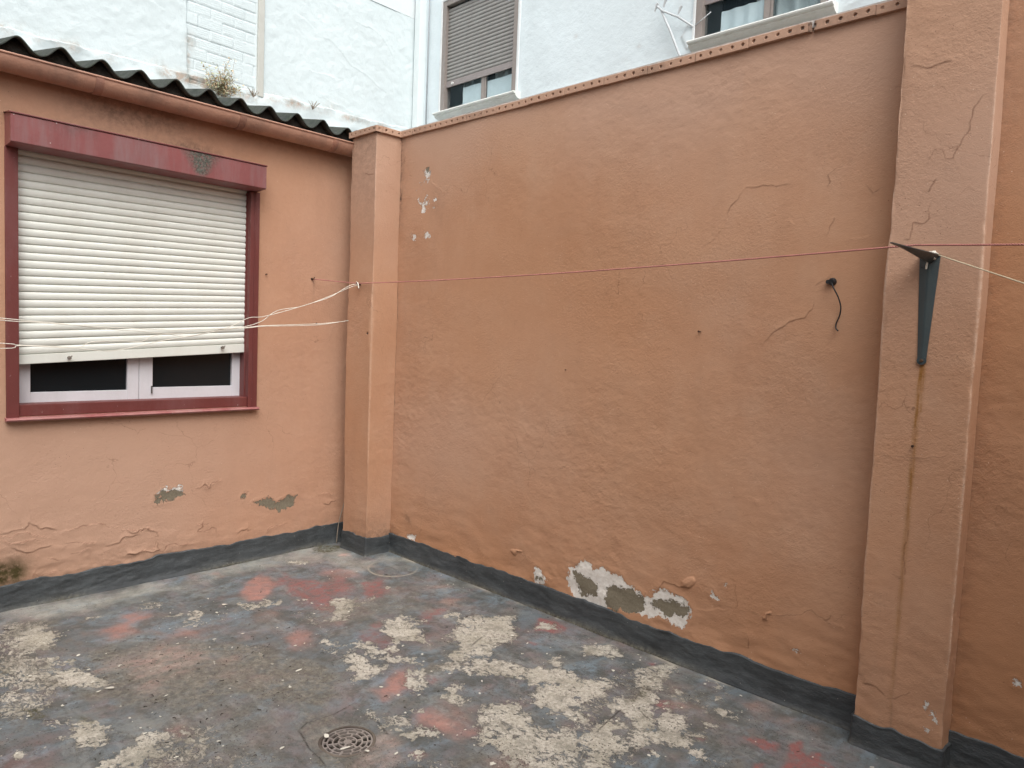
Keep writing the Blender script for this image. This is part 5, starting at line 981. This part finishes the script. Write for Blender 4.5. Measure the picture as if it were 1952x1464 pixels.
nail((1.961, 0, 1.378), (0, -1, 0), 'tiny nail near the middle of the yard wall', .6)
nail((3.717, -.1, 1.203), (0, -1, 0), 'rusty nail at the foot of the rust streak on the right pilaster', .9)

def cable_stub():
    o = empty('cable', 'short black cable hanging from a plug in the yard wall, left of the bracket', 'cable', (3.344, 0, 1.825))
    bk = mat_plain('black_rubber', (.018, .018, .02), .5)
    m = MB(); m.tube([(3.348, .01, 1.826), (3.348, -.012, 1.826), (3.348, -.020, 1.825)], [.016, .016, .011], 12); m.tube([(3.33, -.006, 1.826), (3.335, -.02, 1.825)], .009, 8)
    m.build('plug', bk, o, True, 40)
    m = MB(); m.tube(catmull([(3.350, -.018, 1.820), (3.362, -.030, 1.800), (3.380, -.024, 1.765), (3.391, -.016, 1.725), (3.388, -.012, 1.690), (3.376, -.010, 1.655), (3.378, -.014, 1.635), (3.388, -.018, 1.625)]), .0029, 7)
    m.build('cord', bk, o, True)
cable_stub()

def stick():
    m = MB(); m.tube(catmull([(.04, -.185, .0), (.05, -.175, .15), (.075, -.150, .30), (.085, -.135, .42)]), .0035, 7)
    tag(m.build('wire', mat_plain('dull_wire', (.30, .25, .20), .6), None, True), 'thin bent wire leaning in the dark gap beside the corner pilaster', 'wire')
stick()

def drain():
    cx, cy, zt = 2.225, -1.54, -.012
    o = empty('floor_drain', 'round cast iron drain grate set in the worn floor', 'drain', (cx, cy, 0))
    iron = mat_paint('dusty_iron', (.27, .24, .225), (.19, .165, .15), .7, .8, .001, (.32, .28, .24), .6)
    g = MB(); th = .008
    def ann(r0, r1, z0, z1, seg=72, a0=0, a1=2*math.pi):
        n = max(3, int(seg*(a1-a0)/(2*math.pi))); full = abs(a1-a0-2*math.pi) < 1e-6
        R_ = []
        for i in range(n+(0 if full else 1)):
            a = a0+(a1-a0)*i/n; c, s = math.cos(a), math.sin(a)
            R_.append([g.bm.verts.new((cx+r*c, cy+r*s, z)) for r, z in ((r0, z0), (r1, z0), (r1, z1), (r0, z1))])
        for i in range(len(R_) if full else len(R_)-1):
            A_, B_ = R_[i], R_[(i+1) % len(R_)]
            for k in range(4): g.bm.faces.new((A_[k], A_[(k+1) % 4], B_[(k+1) % 4], B_[k]))
        if not full: g.bm.faces.new(R_[0]); g.bm.faces.new(R_[-1][::-1])
    rings = [(.0, .0), (.010, .0155), (.031, .0365), (.0525, .058), (.073, .078), (.0885, .0945)]
    g.tube([(cx, cy, zt-th), (cx, cy, zt+.0005)], .0095, 14)
    for r0, r1 in rings[1:]: ann(r0, r1, zt-th, zt)
    for (ra, rb, n, ph, w) in ((.0155, .031, 5, .3, .006), (.0365, .0525, 6, .1, .007), (.058, .073, 11, .25, .007), (.078, .0885, 14, 0, .008)):
        for k in range(n):
            a = ph+2*math.pi*k/n; e = w/((ra+rb)/2)/2
            ann(ra-.001, rb+.001, zt-th+.0004, zt-.0006, 90, a-e, a+e)
    g.build('grate', iron, o)
    m = MB()
    for r0, r1, z0, z1 in ((.094, .101, -.06, .001),):
        prof = []; n = 64; R_ = []
        for i in range(n):
            a = 2*math.pi*i/n; c, s = math.cos(a), math.sin(a); k = 1+.012*math.sin(5*a)
            R_.append([m.bm.verts.new((cx+r*c*k, cy+r*s*k, z)) for r, z in ((.0960, -.14), (.0960, -.008), (.099, -.006), (.108, -.009))])
        for i in range(n):
            A_, B_ = R_[i], R_[(i+1) % n]
            for k in range(3): m.bm.faces.new((A_[k], A_[k+1], B_[k+1], B_[k]))
        m.bm.faces.new([q[0] for q in R_])
    m.build('rim', mat_paint('dirty_rim', (.13, .11, .09), (.08, .065, .055), .85, .8, .002, (.24, .20, .16), .5), o)
drain()

CHIP = mat_plain('pale_paint_flake', (.68, .66, .58), .7, .25)
def chip_shape(m, cx, cy, z, r, tilt, n=7):
    a0 = random.random()*6.28; el = random.uniform(.35, .9); rot = random.random()*3.14; pts = []
    for i in range(n):
        a = a0+2*math.pi*i/n; rr = r*random.uniform(.6, 1.25); u, v = rr*math.cos(a), rr*el*math.sin(a)
        x, y = u*math.cos(rot)-v*math.sin(rot), u*math.sin(rot)+v*math.cos(rot)
        pts.append((cx+x, cy+y, z+.0015+tilt*(u+r)+random.uniform(0, .0006)))
    m.slab(pts, (0, 0, .0009))
m = MB(); chip_shape(m, 2.262, -1.578, -.010, .019, .10, 9); 
tag(m.build('paint_flake', CHIP), 'white curled paint flake lying on the drain grate', 'paint flake')
m = MB(); chip_shape(m, 2.150, -1.585, -.006, .012, .10, 8)
tag(m.build('paint_flake', CHIP), 'small pale flake caught on the left rim of the drain', 'paint flake')
def debris():
    m = MB()
    spots = [(p[0], p[1]) for Zn in ZONE for p in Zn[0]]
    for i in range(480):
        if i % 2 and spots:
            x, y = random.choice(spots); x += random.gauss(0, .09); y += random.gauss(0, .09)
        else: x, y = random.uniform(.5, 3.9), random.uniform(-2.6, -.05)
        if x < .06 or y > -.03 or y < -2.66 or x > 4.05 or math.hypot(x-2.225, y+1.54) < .12: continue
        if x > 3.5 and y > -.14: continue
        if x < .5 and y > -.28: continue
        chip_shape(m, x, y, .0015, random.choice((.002, .0025, .003, .004, .006, .009)), random.uniform(0, .18), random.choice((4, 5, 6, 7)))
    for (x, y, r) in ((1.245, -2.06, .02), (.66, -1.30, .016), (.95, -.93, .012), (1.62, -1.40, .017), (1.95, -2.20, .018)): chip_shape(m, x, y, .002, r, .12, 8)
    tag(m.build('paint_flakes', CHIP), 'loose pale paint flakes scattered over the floor', 'paint flakes', kind='stuff')
    m = MB()
    for i in range(170):
        x, y = random.uniform(.1, 3.9), random.uniform(-2.6, -.05)
        if random.random() < .6: x, y = random.gauss(1.45, .45), random.gauss(-1.75, .35)
        if x < .06 or y > -.05 or y < -2.66 or math.hypot(x-2.225, y+1.54) < .12: continue
        if (x > 3.5 and y > -.14) or (x < .5 and y > -.28): continue
        a = random.random()*6.28; L_ = random.uniform(.004, .018); r = random.uniform(.0008, .0018)
        m.tube([(x, y, .003+r), (x+L_*.5*math.cos(a), y+L_*.5*math.sin(a), .005+r), (x+L_*math.cos(a+.5), y+L_*math.sin(a+.5), .003+r)], r, 4)
    tag(m.build('grit', mat_plain('dark_litter', (.05, .042, .034), .9, .5)), 'dark grit and twig crumbs scattered over the floor', 'grit', kind='stuff')
debris()

def weed():
    o = empty('weed', 'reddish green weed rooted at the foot of the bare brick patch', 'plant', (-3.13, .34, 3.93))
    stems = MB(); lv = {0: MB(), 1: MB(), 2: MB()}
    rr = random.Random(12)
    for i in range(52):
        a = rr.uniform(-1.2, 1.35); h = rr.uniform(.14, .40)*(1-.35*abs(a)); sp = rr.uniform(.02, .14)
        base = Vector((-3.12, .34+rr.gauss(0, .05), 3.93)); tip = base+Vector((sp, math.sin(a)*h*.85, h*math.cos(a)*1.0))
        mid = base.lerp(tip, .5)+Vector((.01, rr.gauss(0, .02), .02)); pts = catmull([base, mid, tip], 5)
        stems.tube(pts, .0016, 4, False)
        for k in range(2, len(pts)):
            for q in range(3):
                if rr.random() < .15: continue
                c = Vector(pts[k])+Vector((rr.gauss(0, .008), rr.gauss(0, .014), rr.gauss(0, .012)))
                L_ = rr.uniform(.014, .032); d = Vector((rr.uniform(-.4, .6), rr.gauss(0, 1), rr.gauss(0, .7))).normalized(); w_ = d.cross(Vector((rr.random(), rr.random(), 1))).normalized()*L_*.36
                b = lv[rr.choice((0, 0, 1, 1, 2))]
                v = [b.bm.verts.new(c), b.bm.verts.new(c+d*L_*.5+w_), b.bm.verts.new(c+d*L_), b.bm.verts.new(c+d*L_*.5-w_)]; b.bm.faces.new(v)
    stems.build('stems', mat_plain('red_stem', (.28, .17, .10), .8), o)
    for k, c in ((0, (.50, .54, .34)), (1, (.80, .60, .38)), (2, (.72, .74, .56))):
        lv[k].build('foliage', mat_plain('leaf_tone_%d' % k, c, .7, .3), o)
    for (x, y, z, lab) in ((-3.12, 1.42, 4.06, 'tiny dry weed sprouting on the dirty ledge just left of the pilaster cap'), (-3.12, .70, 4.01, 'low dry weed at the foot of the cable duct')):
        m = MB(); 
        for i in range(26):
            a = rr.uniform(-1.2, 1.2); h = rr.uniform(.03, .11); m.tube([(x, y, z), (x+.02, y+math.sin(a)*h*.6, z+h*.6), (x+.025, y+math.sin(a)*h, z+h)], .0018, 4)
        t_ = m.build('weed', mat_plain('dry_weed', (.34, .27, .20), .9)); tag(t_, lab, 'plant')
weed()

def old_bracket():
    o = empty('clothes_bracket', 'old white painted metal bracket leaning on the white building between its windows', 'bracket', (.75, 2.98, 4.2))
    wm = mat_paint('white_metal_paint', (.62, .66, .68), (.55, .58, .60), .5)
    Yf = 2.95
    m = MB(); m.tube([(.545, Yf-.03, 4.685), (.66, Yf-.02, 4.45), (.765, Yf+.02, 4.18)], .0115, 8); m.build('strut', wm, o, True, 40)
    m = MB(); m.tube([(.50, Yf-.05, 4.735), (.56, Yf-.04, 4.675), (.72, Yf-.01, 4.585), (.86, Yf+.035, 4.475)], .010, 8)
    m.build('arm', wm, o, True, 40)
    for (x, z) in ((.505, 4.74), (.60, 4.755), (.765, 4.645)):
        m = MB(); m.tube([(x-.02, Yf-.05, z-.055), (x, Yf-.05, z), (x+.014, Yf-.05, z+.012)], [.008, .014, .012], 8); m.build('insulator', wm, o, True, 40)
    m = MB(); m.tube([(.86, Yf+.035, 4.475), (.95, Yf+.038, 4.52), (1.03, Yf+.042, 4.565)], .004, 6); m.build('cable', wm, o, True)
old_bracket()
''
